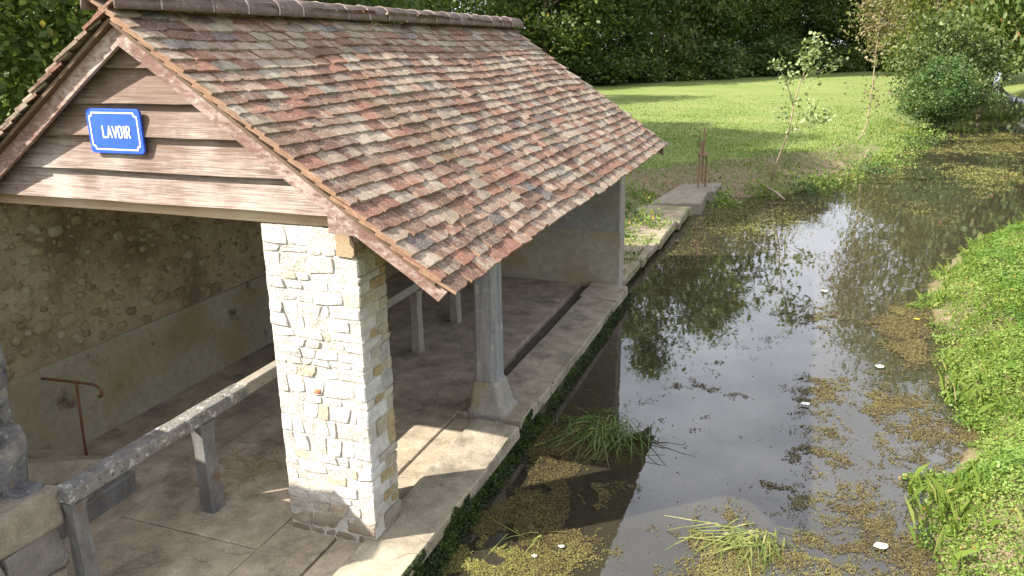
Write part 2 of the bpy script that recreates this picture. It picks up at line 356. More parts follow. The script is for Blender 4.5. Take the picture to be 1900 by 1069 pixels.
dm = t.math('MULTIPLY', t.math('SUBTRACT', t.math('ADD', t.attr('dirt'), t.math('MULTIPLY', t.math('SUBTRACT', n2, .5), 1.6)), .35), 3.0, clamp=True)
dc = t.mix(t.ramp(t.noise(9, 5, .7, P), [(.35, 0), (.7, 1)]), (.15, .112, .07), (.31, .245, .155))
dc = t.mix(t.ramp(t.noise(3.1, 6, .7, t.mapv(P, loc=(4, 4, 4))), [(.50, 0), (.66, .8)]), dc, (.13, .17, .05))
c = t.mix(dm, c, dc)
bedc = t.mix(t.ramp(t.noise(1.6, 6, .65, P), [(.38, 0), (.62, 1)]), (.055, .042, .022), (.15, .105, .05))
bedc = t.mix(t.ramp(t.noise(7, 5, .7, P), [(.5, 0), (.65, .7)]), bedc, (.20, .16, .07))
c = t.mix(t.attr('bed'), c, bedc)
MAT['ground'] = t.bsdf(c, .95, t.bump(t.math('ADD', n2, n3), .6, .05), .1)
tag(link('meadow_ground', gm, MAT['ground']), kind='structure')

t = NT('river_water'); P = t.pos()
wv = t.noise(5, 3, .5, t.mapv(P, scale=(1, .5, 1))); wv2 = t.noise(.7, 2, .5, P)
nb = t.bump(t.math('ADD', t.math('MULTIPLY', wv, .35), wv2), .05, .05)
fr = t.n('Fresnel', {'IOR': 1.85, 'Normal': nb})
gl = t.n('BsdfGlossy', {'Color': (1, 1, 1, 1), 'Roughness': .015, 'Normal': nb})
murk = t.n('BsdfDiffuse', {'Color': (.135, .118, .080, 1)})
trn = t.n('BsdfTransparent', {'Color': (.72, .66, .50, 1)})
body = t.n('MixShader', {0: .25, 1: trn.outputs[0], 2: murk.outputs[0]})
mx = t.n('MixShader', {0: fr.outputs[0], 1: body.outputs[0], 2: gl.outputs[0]}); t.t.links.new(mx.outputs[0], t.out.inputs[0])
MAT['water'] = t.m
ys = [-30, -12, -5, 0, 5, 8, 10.9, 14.2, 17, 18.7, 22.8, 26.3, 34.8, 40, 53, 72, 110, 300]
Vw = []; Fw = []
for i, y in enumerate(ys):
    Vw += [(float(interp(LB, y))-1.2, y, WZ), (float(interp(RB, y))+1.2, y, WZ)]
    if i: Fw.append((2*i-2, 2*i-1, 2*i+1, 2*i))
tag(link('river_water', mesh(Vw, Fw), MAT['water']), kind='structure')

# ------------------------------------------------------------------ wash house
XR, ZR, XE, ZE, YN, YF = -1.7365, 4.148, 0.874, 2.326, -0.25, 8.07
SL = math.hypot(XE-XR, ZR-ZE); PC = (XE-XR)/SL; PS = (ZR-ZE)/SL      # slope length, cos, sin
XW, HB = -3.71, 2.615
house = empty('wash_house', (-1.7, 3.8, 0), 'open stone wash house with tiled gable roof beside the stream', 'wash house')

# --- floor and edge stones (setting)
floor = MB().box(-4.2, -.9, -2.6, 7.65, -.30, -.012).obj('wash_floor', MAT['floor']); tag(floor, kind='structure')
def slab(name, x0, x1, y0, y1, z0, z1, mat, parent, j=.006, bevel=.012, rough=.01, sub=2):
    return MB().box(x0, x1, y0, y1, z0, z1, j).obj(name, mat, parent, bevel=bevel, subdiv=sub, rough=rough, sc=2.2)
for (x0, x1, y0, y1, dz) in ((-3.7, -2.32, -2.5, .9, 0), (-3.7, -2.32, .91, 7.64, 0), (-2.31, -.905, -2.5, -.35, 0), (-2.31, -.905, -.34, 2.1, .004),
                             (-2.31, -.905, 2.11, 7.64, 0), (-.895, -.39, -2.5, 1.35, .004), (-.895, -.39, 1.36, 4.3, 0), (-.895, -.42, 4.31, 7.64, .004)):
    slab('floor_slab', x0, x1, y0, y1, -.2, dz, MAT['floor'], floor, .003, .008, .004)
quay = MB().box(-.92, .355, -2.6, 7.66, -.75, -.075).obj('quay', MAT['quay_face'], rough=.006, subdiv=3); tag(quay, kind='structure')
slab('edge_stone', -.375, -.115, -2.5, 2.36, -.10, -.005, MAT['floor'], quay)
def wedge(name, y0, y1, xa, xb, za, zb, jit=.008):
    mb = MB().prism([(xa, -.11), (xb, -.11), (xb, zb), (xa, za)], 'y', y0, y1)
    mb.V = [(x+random.uniform(-jit, jit), y+random.uniform(-jit, jit)*2, z+random.uniform(-jit, jit)*.5) for x, y, z in mb.V]
    return mb.obj(name, MAT['edge_stone'], quay, bevel=.014, subdiv=3, rough=.012, sc=2.5)
wedge('washing_stone', -2.5, -.62, -.105, .385, .055, .02)
wedge('washing_stone', -.60, .98, -.105, .385, .06, .02)
wedge('washing_stone', 1.0, 2.30, -.105, .39, .075, .03)
slab('plinth_slab', -.40, .375, 2.40, 2.83, -.10, .035, MAT['edge_stone'], quay, .012)
wedge('washing_stone', 2.86, 4.75, -.175, .39, .075, .03)
wedge('washing_stone', 4.77, 6.75, -.175, .39, .07, .03)
wedge('washing_stone', 6.77, 7.62, -.21, .39, .08, .03)
MB().box(-.41, -.17, 2.84, 7.64, -.10, -.070).obj('gutter', MAT['gutter'], quay)

# --- pillar with stones
def stone_mesh(uw, vh, out, seed, n=11, boxy=.62, flush=.5):
    rr = random.Random(seed); ring = []
    for k in range(n):
        a = 2*math.pi*(k+.5*rr.random())/n
        cx, cy = math.cos(a), math.sin(a); q = max(abs(cx), abs(cy))
        f = (1-boxy)+boxy/q
        f *= rr.uniform(.86, 1.03)
        ring.append((cx*f*uw/2*.98, cy*f*vh/2*.98))
    V = [(x, y, -.03) for x, y in ring]
    V += [(x*.97, y*.97, out*flush+rr.uniform(-.0015, .0015)) for x, y in ring]
    V += [(x*.88, y*.88, out+rr.uniform(-.6, .4)*out) for x, y in ring]
    V.append((0, 0, out*1.05)); F = []
    for r_ in range(2):
        for k in range(n): F.append((r_*n+k, r_*n+(k+1) % n, (r_+1)*n+(k+1) % n, (r_+1)*n+k))
    for k in range(n): F.append((2*n+k, 2*n+(k+1) % n, 3*n))
    return mesh(V, F, 'stone', True)
def place_stone(parent, mat, c, U, Vv, N, uw, vh, out, seed, boxy=.62, flush=.5):
    o = bpy.data.objects.new('stone', stone_mesh(uw, vh, out, seed, boxy=boxy, flush=flush)); COL.objects.link(o); o.data.materials.append(mat)
    m = Matrix((U, Vv, N)).transposed().to_4x4(); m.translation = c
    o.parent = parent; o.matrix_parent_inverse = wmat(parent).inverted(); o.matrix_world = m
    o.matrix_local = wmat(parent).inverted() @ m; o.matrix_parent_inverse = Matrix.Identity(4)
    return o
PD = .40
core = MB().box(-.797, -.005, .002, PD-.006, -.1, 2.60)
pillar = core.obj('pillar', MAT['pillar_mortar'], house, subdiv=22, rough=.009, sc=17)
X_, Y_, Z_ = Vector((1, 0, 0)), Vector((0, 1, 0)), Vector((0, 0, 1))
def rubble_piece(parent, mat, pts, org, U, Vv, N, out, tiltu, tiltv):
    """one flat-faced stone from a 2D outline (u,v) on a wall face"""
    cu = sum(p[0] for p in pts)/len(pts); cv = sum(p[1] for p in pts)/len(pts); n = len(pts); V = []
    for k, dz in ((1.0, -.03), (.985, -.002), (.93, 0)):
        for (u, v) in pts:
            du, dv = (u-cu)*k, (v-cv)*k
            V.append((du, dv, (out+tiltu*du+tiltv*dv+random.uniform(-.0018, .0018)+dz) if dz > -.02 else dz))
    V.append((0, 0, out+random.uniform(-.001, .004))); F = []
    for r_ in (0, 1):
        for k in range(n): F.append((r_*n+k, r_*n+(k+1) % n, (r_+1)*n+(k+1) % n, (r_+1)*n+k))
    for k in range(n): F.append((2*n+k, 2*n+(k+1) % n, 3*n))
    o = bpy.data.objects.new('stone', mesh(V, F, 'stone')); COL.objects.link(o); o.data.materials.append(mat)
    m = Matrix((U, Vv, N)).transposed().to_4x4(); m.translation = org+U*cu+Vv*cv
    o.parent = parent; o.matrix_local = wmat(parent).inverted() @ m
    return o
def course(u0, u1, za, zb, wlo, whi):
    """split a course into irregular outlines; za/zb are functions of u"""
    edges = [u0]
    while edges[-1] < u1-whi*.9: edges.append(edges[-1]+random.uniform(wlo, whi))
    if u1-edges[-1] < wlo*.6 and len(edges) > 1: edges.pop()
    edges.append(u1); sl = [0]+[random.uniform(-.016, .016) for _ in edges[1:-1]]+[0]; J = .0055; out = []
    for i in range(len(edges)-1):
        a_, b_ = edges[i], edges[i+1]; la, lb = sl[i], sl[i+1]; c_ = lambda: random.uniform(0, .010); m = (a_+b_)/2+random.uniform(-.02, .02)*.5
        out.append([(a_-la+J+c_(), za(a_)+J+c_()), (m, za(m)+J+random.uniform(-.003, .004)), (b_-lb-J-c_(), za(b_)+J+c_()), (b_-J+random.uniform(-.003, .003), (za(b_)+zb(b_))/2),
                    (b_+lb-J-c_(), zb(b_)-J-c_()), (m, zb(m)-J-random.uniform(-.003, .004)), (a_+la+J+c_(), zb(a_)-J-c_()), (a_+J+random.uniform(-.003, .003), (za(a_)+zb(a_))/2)])
    return out
zs = [0.0]
while zs[-1] < 2.50: zs.append(zs[-1]+random.choice((.055, .07, .08, .09, .10, .11, .13, .15)))
zs[-1] = 2.60
def bnd(i, seed): return lambda u: zs[i]+(.016*mnoise.noise(Vector((u*4.5, i*3.1, seed))) if 0 < i < len(zs)-1 else 0)
for i in range(len(zs)-1):
    za, zb = bnd(i, 1), bnd(i+1, 1); top = zs[i] > 2.33; hh = zs[i+1]-zs[i]
    cw = random.uniform(.18, .30) if i % 2 else random.uniform(.09, .16); cdp = random.uniform(.09, .15) if i % 2 else random.uniform(.20, .30)
    if not top:
        o1 = random.uniform(-.004, .010); o2 = random.uniform(-.004, .010)
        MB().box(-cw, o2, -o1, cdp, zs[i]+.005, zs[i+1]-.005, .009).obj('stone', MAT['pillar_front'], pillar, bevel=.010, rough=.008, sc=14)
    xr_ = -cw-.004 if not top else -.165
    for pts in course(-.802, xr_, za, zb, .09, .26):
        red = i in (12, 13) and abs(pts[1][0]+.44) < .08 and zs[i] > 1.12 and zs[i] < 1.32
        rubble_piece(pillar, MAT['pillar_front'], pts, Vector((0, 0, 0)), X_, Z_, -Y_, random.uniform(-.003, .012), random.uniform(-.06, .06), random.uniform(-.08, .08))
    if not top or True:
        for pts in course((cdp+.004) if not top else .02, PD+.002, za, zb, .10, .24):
            rubble_piece(pillar, MAT['pillar_shaded_stone'], pts, Vector((0, 0, 0)), Y_, Z_, X_, random.uniform(0, .012), random.uniform(-.06, .06), random.uniform(-.08, .08))
place_stone(pillar, MAT['pillar_red'], Vector((-.43, -.006, 1.30)), X_, Z_, -Y_, .075, .055, .008, 77, .6, .3)

# --- back wall, plaster band, stones
bw = MB().box(-4.15, XW-.012, -1.6, 7.65, -.3, 2.95).obj('back_wall', MAT['rubble_mortar'], house, subdiv=10, rough=.012, sc=3)
MB().box(XW-.03, XW+.012, -1.6, 7.64, -.1, .955).obj('plaster_band', MAT['plaster'], house, bevel=.006, subdiv=8, rough=.008, sc=2)
placed = []
tries = 0
while len(placed) < 112 and tries < 20000:
    tries += 1
    y = random.uniform(-.75, 2.75); zz = random.uniform(1.0, 2.6); s = random.choice((.09, .10, .11, .12, .14, .16, .18))*random.uniform(.85, 1.15)
    if any((y-a)**2+((zz-b)*1.15)**2 < ((s+c_)*.47)**2 for a, b, c_ in placed): continue
    placed.append((y, zz, s))
    ang = random.uniform(-.4, .4); U = Y_*math.cos(ang)+Z_*math.sin(ang); Vv = -Y_*math.sin(ang)+Z_*math.cos(ang)
    place_stone(bw, MAT['rubble_stone'], Vector((XW-.012, y, zz)), U, Vv, X_, s*1.15, s*random.uniform(.65, .95), random.uniform(.012, .028), 900+len(placed), .55)

SV = []; SF = []; SR = []; small = []
tries = 0
while len(small) < 900 and tries < 40000:
    tries += 1
    y = random.uniform(-1.2, 6.5); zz = random.uniform(.98, 2.75); s = random.choice((.04, .05, .06, .08, .10))
    if any((y-a)**2+(zz-b)**2 < ((s+c_)*.52)**2 for a, b, c_ in placed): continue
    if any((y-a)**2+(zz-b)**2 < ((s+c_)*.5)**2 for a, b, c_ in small[-120:]): continue
    small.append((y, zz, s)); b = len(SV); n = 7; rv = random.random()
    for rg, (k, dx) in enumerate(((1, -.02), (.95, .008), (.6, .016))):
        for q in range(n):
            a = 2*math.pi*q/n+.3*rv; SV.append((XW-.012+dx, y+math.cos(a)*s*.62*k*(.85+.3*math.sin(q*2.3+rv*9)), zz+math.sin(a)*s*.45*k)); SR.append(rv)
    for rg in range(2):
        for q in range(n): SF.append((b+rg*n+q, b+rg*n+(q+1) % n, b+(rg+1)*n+(q+1) % n, b+(rg+1)*n+q))
    SF.append([b+2*n+q for q in range(n)])
sm_ = mesh(SV, SF, 'rubble', True, SR); tag(link('small_rubble', sm_, MAT['rubble_small'], bw), kind='stuff')

# --- end wall with lower plaster step
MB().box(-3.70, .215, 7.655, 8.0, -.3, 2.32).obj('end_wall', MAT['plaster_end'], house, bevel=.02, subdiv=5, rough=.012, sc=1.6)
MB().box(-3.69, .235, 7.625, 7.66, -.06, .92).obj('end_wall_render', MAT['plaster_warm'], house, bevel=.012, subdiv=4, rough=.006, sc=2)
MB().prism([(-4.1, 2.325), (.1, 2.325), (-.2, 2.85), (XR, 3.92), (-3.3, 2.85)], 'y', 7.7, 7.9).obj('end_gable', MAT['plaster_end'], house)

# --- post and its base
po = []
for zz, hw in ((.38, .138), (.44, .134), (2.42, .125)):
    ch = hw*.34; cx, cy = (-.07, 2.62) if zz > .1 else (-.0, 2.6)
    po.append([(cx+a*hw+(0 if abs(a) < 1 else 0), cy+b*hw, zz) for a, b in ((-1, -.66), (-.66, -1), (.66, -1), (1, -.66), (1, .66), (.66, 1), (-.66, 1), (-1, .66))])
def loft(rings):
    mb = MB(); n = len(rings[0])
    for r_ in rings: mb.V += r_
    for i in range(len(rings)-1):
        for k in range(n): mb.F.append([i*n+k, i*n+(k+1) % n, (i+1)*n+(k+1) % n, (i+1)*n+k])
    mb.F.append(list(reversed(range(n)))); mb.F.append([(len(rings)-1)*n+k for k in range(n)]); return mb
loft(po).obj('post', MAT['grey_post'], house, bevel=.006)
pb = []
for zz, hw, cx in ((-.05, .235, -.03), (.07, .228, -.035), (.10, .200, -.042), (.34, .158, -.066), (.395, .142, -.07)):
    pb.append([(cx+a*hw, 2.61+b*hw, zz) for a, b in ((-1, -.8), (-.8, -1), (.8, -1), (1, -.8), (1, .8), (.8, 1), (-.8, 1), (-1, .8))])
loft(pb).obj('post_base', MAT['post_base'], house, bevel=.01, rough=.006, sc=7)

# --- timber: tie beam, wall plates, rafters, gable planks, barge boards
tb = MB().box(-4.1, -.155, .0, .19, HB, HB+.16); tb.obj('tie_beam', MAT['beam'], house, subdiv=5, rough=.010, sc=4)
lp = [(-.155, 2.40), (-.02, 2.395), (.0, 2.42), (.0, 2.50), (-.03, 2.575), (-.075, 2.605), (-.155, 2.605)]
MB().prism(lp, 'y', -.022, 7.66).obj('wall_plate', MAT['log'], house, bevel=.006)
def zroof(x, off=0.0):
    return ZR-abs(x-XR)*PS/PC + off/PC
for y in np.arange(.35, 7.6, .62):
    for sgn in (1, -1):
        mb = MB(); x0, x1 = XR, XR+sgn*(XE-XR-.22)
        mb.prism([(x0, zroof(x0, -.10)), (x1, zroof(x1, -.10)), (x1, zroof(x1, -.20)), (x0, zroof(x0, -.20))], 'y', float(y), float(y)+.07)
        mb.obj('rafter', MAT['rafter'], house)
PZ = [2.712, 2.955, 3.215, 3.462, 3.718, 4.02]
def rake_x(zz, off): return (ZR-off-zz)*PC/PS
for i in range(6):
    zb = PZ[i]; zt = (PZ[i+1] if i < 5 else 4.02)+.025
    if i == 5: zb, zt = 3.99, 4.10
    hb_, ht_ = rake_x(zb, .10), max(.02, rake_x(zt, .10))
    nseg = 18; mb = MB()
    ring = []
    for k in range(nseg+1):
        u = k/nseg; row_ = []
        xb = XR+hb_*(2*u-1); xt = XR+ht_*(2*u-1)
        dz = (mnoise.noise(Vector((xb*1.5, i*7.3, 0)))*.010)
        row_ = [(xb, -.078, zb+dz), (xt, -.012, zt), (xt, .010, zt), (xb, -.040, zb+dz)]
        mb.V += row_
    for k in range(nseg):
        for a in range(4): mb.F.append([k*4+a, (k+1)*4+a, (k+1)*4+(a+1) % 4, k*4+(a+1) % 4])
    mb.F.append([0, 1, 2, 3]); e = nseg*4; mb.F.append([e+3, e+2, e+1, e])
    mb.obj('gable_plank', MAT['plank'], house)
MB().prism([(XR-rake_x(2.6, .14), 2.64), (XR+rake_x(2.6, .14)-.5, 2.64), (XR+.02, zroof(XR, -.16)), (XR-.02, zroof(XR, -.16))], 'y', .022, .05).obj('gable_backing', MAT['rafter'], house)
def barge(name, xa, xb, y0, y1, top, dep, cut=0.0, kink=0.0):
    n = 10; mb = MB()
    for k in range(n+1):
        x = xa+(xb-xa)*k/n; zt = zroof(x, -top)+kink*(k/n); zb = zt-dep
        if k == n: zt -= cut*.0; 
        xx = x; wob = .006*mnoise.noise(Vector((x*3, 4, 1)))
        mb.V += [(xx, y0, zb+wob), (xx, y0, zt+wob), (xx, y1, zt+wob), (xx, y1, zb+wob)]
    if cut:   # lower end clipped at an angle
        sg = 1 if xb > xa else -1
        a, b_, c_, d_ = [list(v) for v in mb.V[-4:]]
        a[0] -= sg*cut; d_[0] -= sg*cut; a[2] += cut*PS/PC; d_[2] += cut*PS/PC
        mb.V[-4:] = [a, b_, c_, d_]
    for k in range(n):
        for q in range(4): mb.F.append([k*4+q, (k+1)*4+q, (k+1)*4+(q+1) % 4, k*4+(q+1) % 4])
    mb.F.append([0, 1, 2, 3]); e = n*4; mb.F.append([e+3, e+2, e+1, e])
    return mb.obj(name, MAT['barge'], house, bevel=.004)
barge('barge_board', XR-.005, .10, -.168, -.133, .098, .15)
barge('barge_board', XR+.005, -4.2, -.166, -.131, .098, .15)
barge('barge_board', -.02, .80, -.197, -.170, .098, .125, .07, .02)
barge('barge_board', XR-.01, .8, 8.0, 8.03, .078, .155); barge('barge_board', XR+.01, -4.2, 8.0, 8.03, .078, .155)
# triangular soffit end between barge board and log
MB().prism([(-.13, 2.60), (.17, 2.585), (.02, 2.73), (-.13, 2.80)], 'y', -.130, -.10).obj('rafter_foot', MAT['barge'], house, bevel=.003)

# --- roof deck
deck = MB()
for sgn in (1, -1):
    x1 = XR+sgn*(XE-XR-.15)
    deck.prism([(XR, zroof(XR, -.072)), (x1, zroof(x1, -.072)), (x1, zroof(x1, -.098)), (XR, zroof(XR, -.098))], 'y', YN+.03, YF-.03)
roof = deck.obj('roof', MAT['rafter'], house)
# --- tiles
TW, EXP, TL, TT = .252, .1276, .295, .021
def tile_mesh(seed):
    rr = random.Random(seed); n = 4; V = []; F = []
    xs = [TW*(k/(n-1)-.5)*.985 for k in range(n)]
    low = [rr.uniform(-.006, .006) for _ in xs]
    if rr.random() < .4: low[rr.choice((0, n-1))] += rr.uniform(.008, .025)
    bow = rr.uniform(-.004, .006)
    for top in (1, 0):
        for y in (0, TL):
            for k, x in enumerate(xs):
                V.append((x+rr.uniform(-.002, .002), (low[k] if y == 0 else TL), (TT if top else 0)+bow*(1-(2*x/TW)**2)+rr.uniform(-.001, .001)))
    for k in range(n-1):
        F.append((k, k+1, n+k+1, n+k)); F.append((2*n+k+1, 2*n+k, 3*n+k, 3*n+k+1)); F.append((k+1, k, 2*n+k, 2*n+k+1))
    F.append((0, n, 3*n, 2*n)); F.append((n-1, 2*n+n-1, 3*n+n-1, n+n-1))
    return V, F
TV = [tile_mesh(50+i) for i in range(9)]
TM = []
for v, f in TV:
    me = mesh(v, f, 'roof_tile'); me.materials.append(MAT['tile']); me.materials.append(MAT['tile_edge']); TM.append(me)
    for q in (-1, -2): me.polygons[len(me.polygons)+q].material_index = 1
tiles = []
for sgn in (1, -1):
    for i in range(25):
        s_low = .135+EXP*i + (.006 if i == 24 else 0)
        ncol = int((YF-YN)/TW)+1
        for c_ in range(-1, ncol+1):
            y = YN+(c_+.5+(.5 if i % 2 else 0))*TW
            half = 1.0
            if y-TW/2 < YN-.02:
                if y+TW/2 < YN+.05: continue
                half = .5; y = YN+TW*.25
            if y+TW/2 > YF+.06: continue
            wav = .014*math.sin(y*1.1+i*.35)+.010*mnoise.noise(Vector((y*.9, i*.5, 3+sgn)))
            s = s_low+wav+random.uniform(-.009, .009)
            lift = .026*mnoise.noise(Vector((y*.55, s*.8, 9*sgn)))+random.uniform(0, .007)
            slip = random.random() < .035
            if slip: s += random.uniform(.015, .035)
            U = Vector((-sgn*PC, 0, PS)); N = Vector((sgn*PS, 0, PC)); Yd = Vector((0, sgn, 0))
            edge = .012 if c_ <= 0 else 0
            base = Vector((XR, y+random.uniform(-.005, .005)-random.uniform(0, edge), ZR)) - U*s + N*(-.025+lift)
            tilt = math.radians(random.uniform(6.0, 8.6)); yawj = math.radians(random.gauss(0, 4.5 if slip else 1.3)); rollj = math.radians(random.gauss(0, .9))
            m = Matrix((Yd, U, N)).transposed() @ Matrix.Rotation(yawj, 3, 'Z') @ Matrix.Rotation(-tilt, 3, 'X') @ Matrix.Rotation(rollj, 3, 'Y') @ Matrix.Diagonal((half*random.uniform(.95, 1.02), 1, 1))
            m4 = m.to_4x4(); m4.translation = base
            tiles.append((-(base-CAM).length if sgn == 1 else -99, m4, random.randrange(9)))
tiles.sort(key=lambda a: -a[0])
inv = wmat(roof).inverted()
for d, m, k in tiles[:300]:
    o = bpy.data.objects.new('roof_tile', TM[k]); COL.objects.link(o); o.parent = roof; o.matrix_local = inv @ m
FV = []; FF = []; FR = []
for d, m, k in tiles[300:]:
    b = len(FV); v, f = TV[k]; FV += [m @ Vector(p) for p in v]; FF += [[b+i for i in q] for q in f]; FR += [random.random()]*len(v)
tag(link('remaining_roof_tiles', mesh(FV, FF, 'tiles', rnd=FR), MAT['tile_f'], roof), kind='stuff')
# --- ridge tiles
seams = [-.27, .18, .74, 1.18, 1.60, 1.97, 2.36, 2.78, 3.21, 3.62, 4.06, 4.44, 4.86, 5.28, 5.67, 6.05, 6.42, 6.80, 7.22, 7.62, 8.10]
for i in range(len(seams)-1):
    y0, y1 = seams[i]-.02, seams[i+1]+.015; mb = MB(); n = 13; js = random.uniform(-.006, .006)
    for yy, ra in ((y0, .158), (y0+.04, .157), (y1, .150)):
        for k in range(n):
            a = math.radians(196*(k/(n-1))-98)
            for rr in (ra, ra-.016):
                mb.V.append((XR+math.sin(a)*rr*1.02+js, yy, ZR-.012+math.cos(a)*rr*.92+js*.4))
    for q in range(2):
        for k in range(n-1):
            b = q*2*n+2*k; e = b+2*n
            mb.F.append([b, b+2, e+2, e]); mb.F.append([b+1, e+1, e+3, b+3])
    for q in (0, 2):
        for k in range(n-1): b = q*2*n+2*k; mb.F.append([b, b+1, b+3, b+2])
    for q in range(2):
        for k in (0, n-1): b = q*2*n+2*k; e = b+2*n; mb.F.append([b, e, e+1, b+1])
    mb.obj('ridge_tile', MAT['ridge'], roof, smooth=True)
    mc = MB(); n = 13
    for yy, ra in ((y0-.006, .154), (y0+.003, .1615), (y0+.012, .157)):
        for k in range(n):
            a = math.radians(190*(k/(n-1))-95); rj = ra+random.uniform(-.003, .003)
            mc.V.append((XR+math.sin(a)*rj+js, yy+.03*math.cos(a)-.02+random.uniform(-.004, .004), ZR-.012+math.cos(a)*rj*.92+js*.4))
    for q in range(2):
        for k in range(n-1): b = q*n+k; mc.F.append([b, b+1, b+n+1, b+n])
    if i: mc.obj('mortar_joint', MAT['white_mortar'], roof, smooth=True)

# ------------------------------------------------------------------ sign
sg = empty('sign', (-1.97, -.07, 3.25), 'blue enamel sign reading LAVOIR on the gable planks', 'sign')
def rrect(w_, h_, r_, n=5):
    pts = []
    for cx, cy, a0 in ((w_/2-r_, h_/2-r_, 0), (-w_/2+r_, h_/2-r_, 90), (-w_/2+r_, -h_/2+r_, 180), (w_/2-r_, -h_/2+r_, 270)):
        for k in range(n+1):
            a = math.radians(a0+90*k/n); pts.append((cx+r_*math.cos(a), cy+r_*math.sin(a)))
    return pts
SX, SZ = -1.972, 3.255
pm = MB().prism([(SX+x, SZ+y) for x, y in rrect(.525, .335, .035)], 'y', -.092, -.070); plate = pm.obj('plate', MAT['blue'], sg, bevel=.006, seg=2)
def notch(w_, h_, r_, n=5):
    pts = []   # rectangle with concave corners
    for cx, cy, a0 in ((w_/2, h_/2, 270), (-w_/2, h_/2, 360), (-w_/2, -h_/2, 90), (w_/2, -h_/2, 180)):
        for k in range(n+1):
            a = math.radians(a0-90*k/n); pts.append((cx+r_*math.cos(a), cy+r_*math.sin(a)))
    return pts
o_, i_ = notch(.475, .285, .030), notch(.452, .262, .030); bm_ = MB(); n = len(o_)
for pts in (o_, i_): bm_.V += [(SX+x, -.0945, SZ+y) for x, y in pts]
for k in range(n): bm_.F.append([k, (k+1) % n, n+(k+1) % n, n+k])
bm_.obj('border', MAT['white'], sg)
LT = {'L': [((0, 0), (0, 1)), ((0, 0), (.62, 0))], 'A': [((0, 0), (.38, 1)), ((.38, 1), (.76, 0)), ((.17, .34), (.6, .34))], 'V': [((0, 1), (.38, 0)), ((.38, 0), (.76, 1))],
      'O': [((0, .12), (0, .88)), ((0, .88), (.2, 1)), ((.2, 1), (.45, 1)), ((.45, 1), (.65, .88)), ((.65, .88), (.65, .12)), ((.65, .12), (.45, 0)), ((.45, 0), (.2, 0)), ((.2, 0), (0, .12))],
      'I': [((0, 0), (0, 1))], 'R': [((0, 0), (0, 1)), ((0, 1), (.45, 1)), ((.45, 1), (.62, .86)), ((.62, .86), (.62, .64)), ((.62, .64), (.45, .5)), ((.45, .5), (0, .5)), ((.3, .5), (.66, 0))]}
lm = MB(); xx = -.115; H = .082; W_ = .050; st = .0068
for li, ch in enumerate('LAVOIR'):
    for si, ((a, b), (c_, d)) in enumerate(LT[ch]):
        p0 = Vector((SX+xx+a*W_, 0, SZ-.046+b*H)); p1 = Vector((SX+xx+c_*W_, 0, SZ-.046+d*H))
        dr = (p1-p0).normalized(); nn = Vector((-dr.z, 0, dr.x)); p0 -= dr*st*.6; p1 += dr*st*.6
        yy = -.0942-.0003*si; b0 = len(lm.V)
        for q in (p0-nn*st, p1-nn*st, p1+nn*st, p0+nn*st): lm.V.append((q.x, yy, q.z))
        lm.F.append([b0, b0+1, b0+2, b0+3])
    xx += {'L': .040, 'A': .047, 'V': .049, 'O': .049, 'I': .016, 'R': .045}[ch]+.006
lm.obj('lettering', MAT['white'], sg)

# ------------------------------------------------------------------ concrete rail on posts
rl = empty('drying_rail', (-1.64, 2, 0), 'long concrete drying rail on short posts, lichened at its near end', 'rail')
XRL = -1.64
MB().box(XRL-.075, XRL+.075, -1.34, .55, .845, .965, .006).obj('rail', MAT['lichen_conc'], rl, bevel=.012, subdiv=6, rough=.010, sc=6)
MB().box(XRL-.062, XRL+.062, .555, 5.35, .85, .958, .003).obj('rail', MAT['clean_conc'], rl, bevel=.010, subdiv=4, rough=.004, sc=5)
for y, hw, mt in ((-1.262, .058, 'dark_conc'), (.02, .072, 'dark_conc'), (3.98, .065, 'clean_conc'), (5.2, .065, 'clean_conc')):
    pr = []
    for zz, k in ((-.02, 1.15), (.2, 1.05), (.6, .95), (.76, 1.0), (.846, 1.25)):
        pr.append([(XRL+a*hw*k, y+b*hw*k, zz) for a, b in ((-1, -.75), (-.75, -1), (.75, -1), (1, -.75), (1, .75), (.75, 1), (-.75, 1), (-1, .75))])
    loft(pr).obj('post', MAT[mt], rl, subdiv=1, rough=.008, sc=6)

# ------------------------------------------------------------------ handrail
hr = empty('handrail', (-3.3, .23, 0), 'thin rusty iron handrail with curled end beside the back wall', 'handrail')
pts = [(-3.98, .23, .845), (-3.6, .23, .865), (-3.2, .23, .885), (-3.06, .23, .888), (-3.0, .23, .872), (-2.965, .23, .84), (-2.965, .23, .80), (-2.985, .23, .775), (-3.01, .23, .775)]
MB().tube(pts, .013, 8).obj('rail', MAT['rust'], hr, smooth=True)
MB().tube([(-3.315, .23, -.02), (-3.29, .23, .45), (-3.26, .23, .875)], .012, 8).obj('post', MAT['rust'], hr, smooth=True)
# ramp at the foot of the wall
tag(MB().prism([(.45, -.02), (.45, .008), (-.5, .46), (-1.5, .5), (-1.5, -.02)], 'x', -3.70, -3.05).obj('entrance_ramp', MAT['floor'], subdiv=3, rough=.01, sc=3), kind='structure')
# stone trough block
tr = MB().box(-2.74, -2.5, -.86, .04, -.02, .19, .01).box(-2.75, -2.498, -.88, -.40, .18, .27, .01)
tag(tr.obj('stone_block', MAT['dark_conc'], None, bevel=.012, subdiv=2, rough=.012, sc=5), 'low dark stone block on the wash floor behind the rail', 'stone block')
fs = MB(); fs.V = [(-3.02+.11*math.cos(a)*random.uniform(.8, 1.1), 1.02+.09*math.sin(a)*random.uniform(.8, 1.1), zz) for zz in (0, .018) for a in [k*math.pi/4 for k in range(8)]]
fs.F = [list(range(8)), list(range(8, 16))]+[[k, (k+1) % 8, 8+(k+1) % 8, 8+k] for k in range(8)]
tag(fs.obj('flat_stone', MAT['lime_mortar'], None, bevel=.004), 'pale flat stone lying on the floor by the back wall', 'stone')

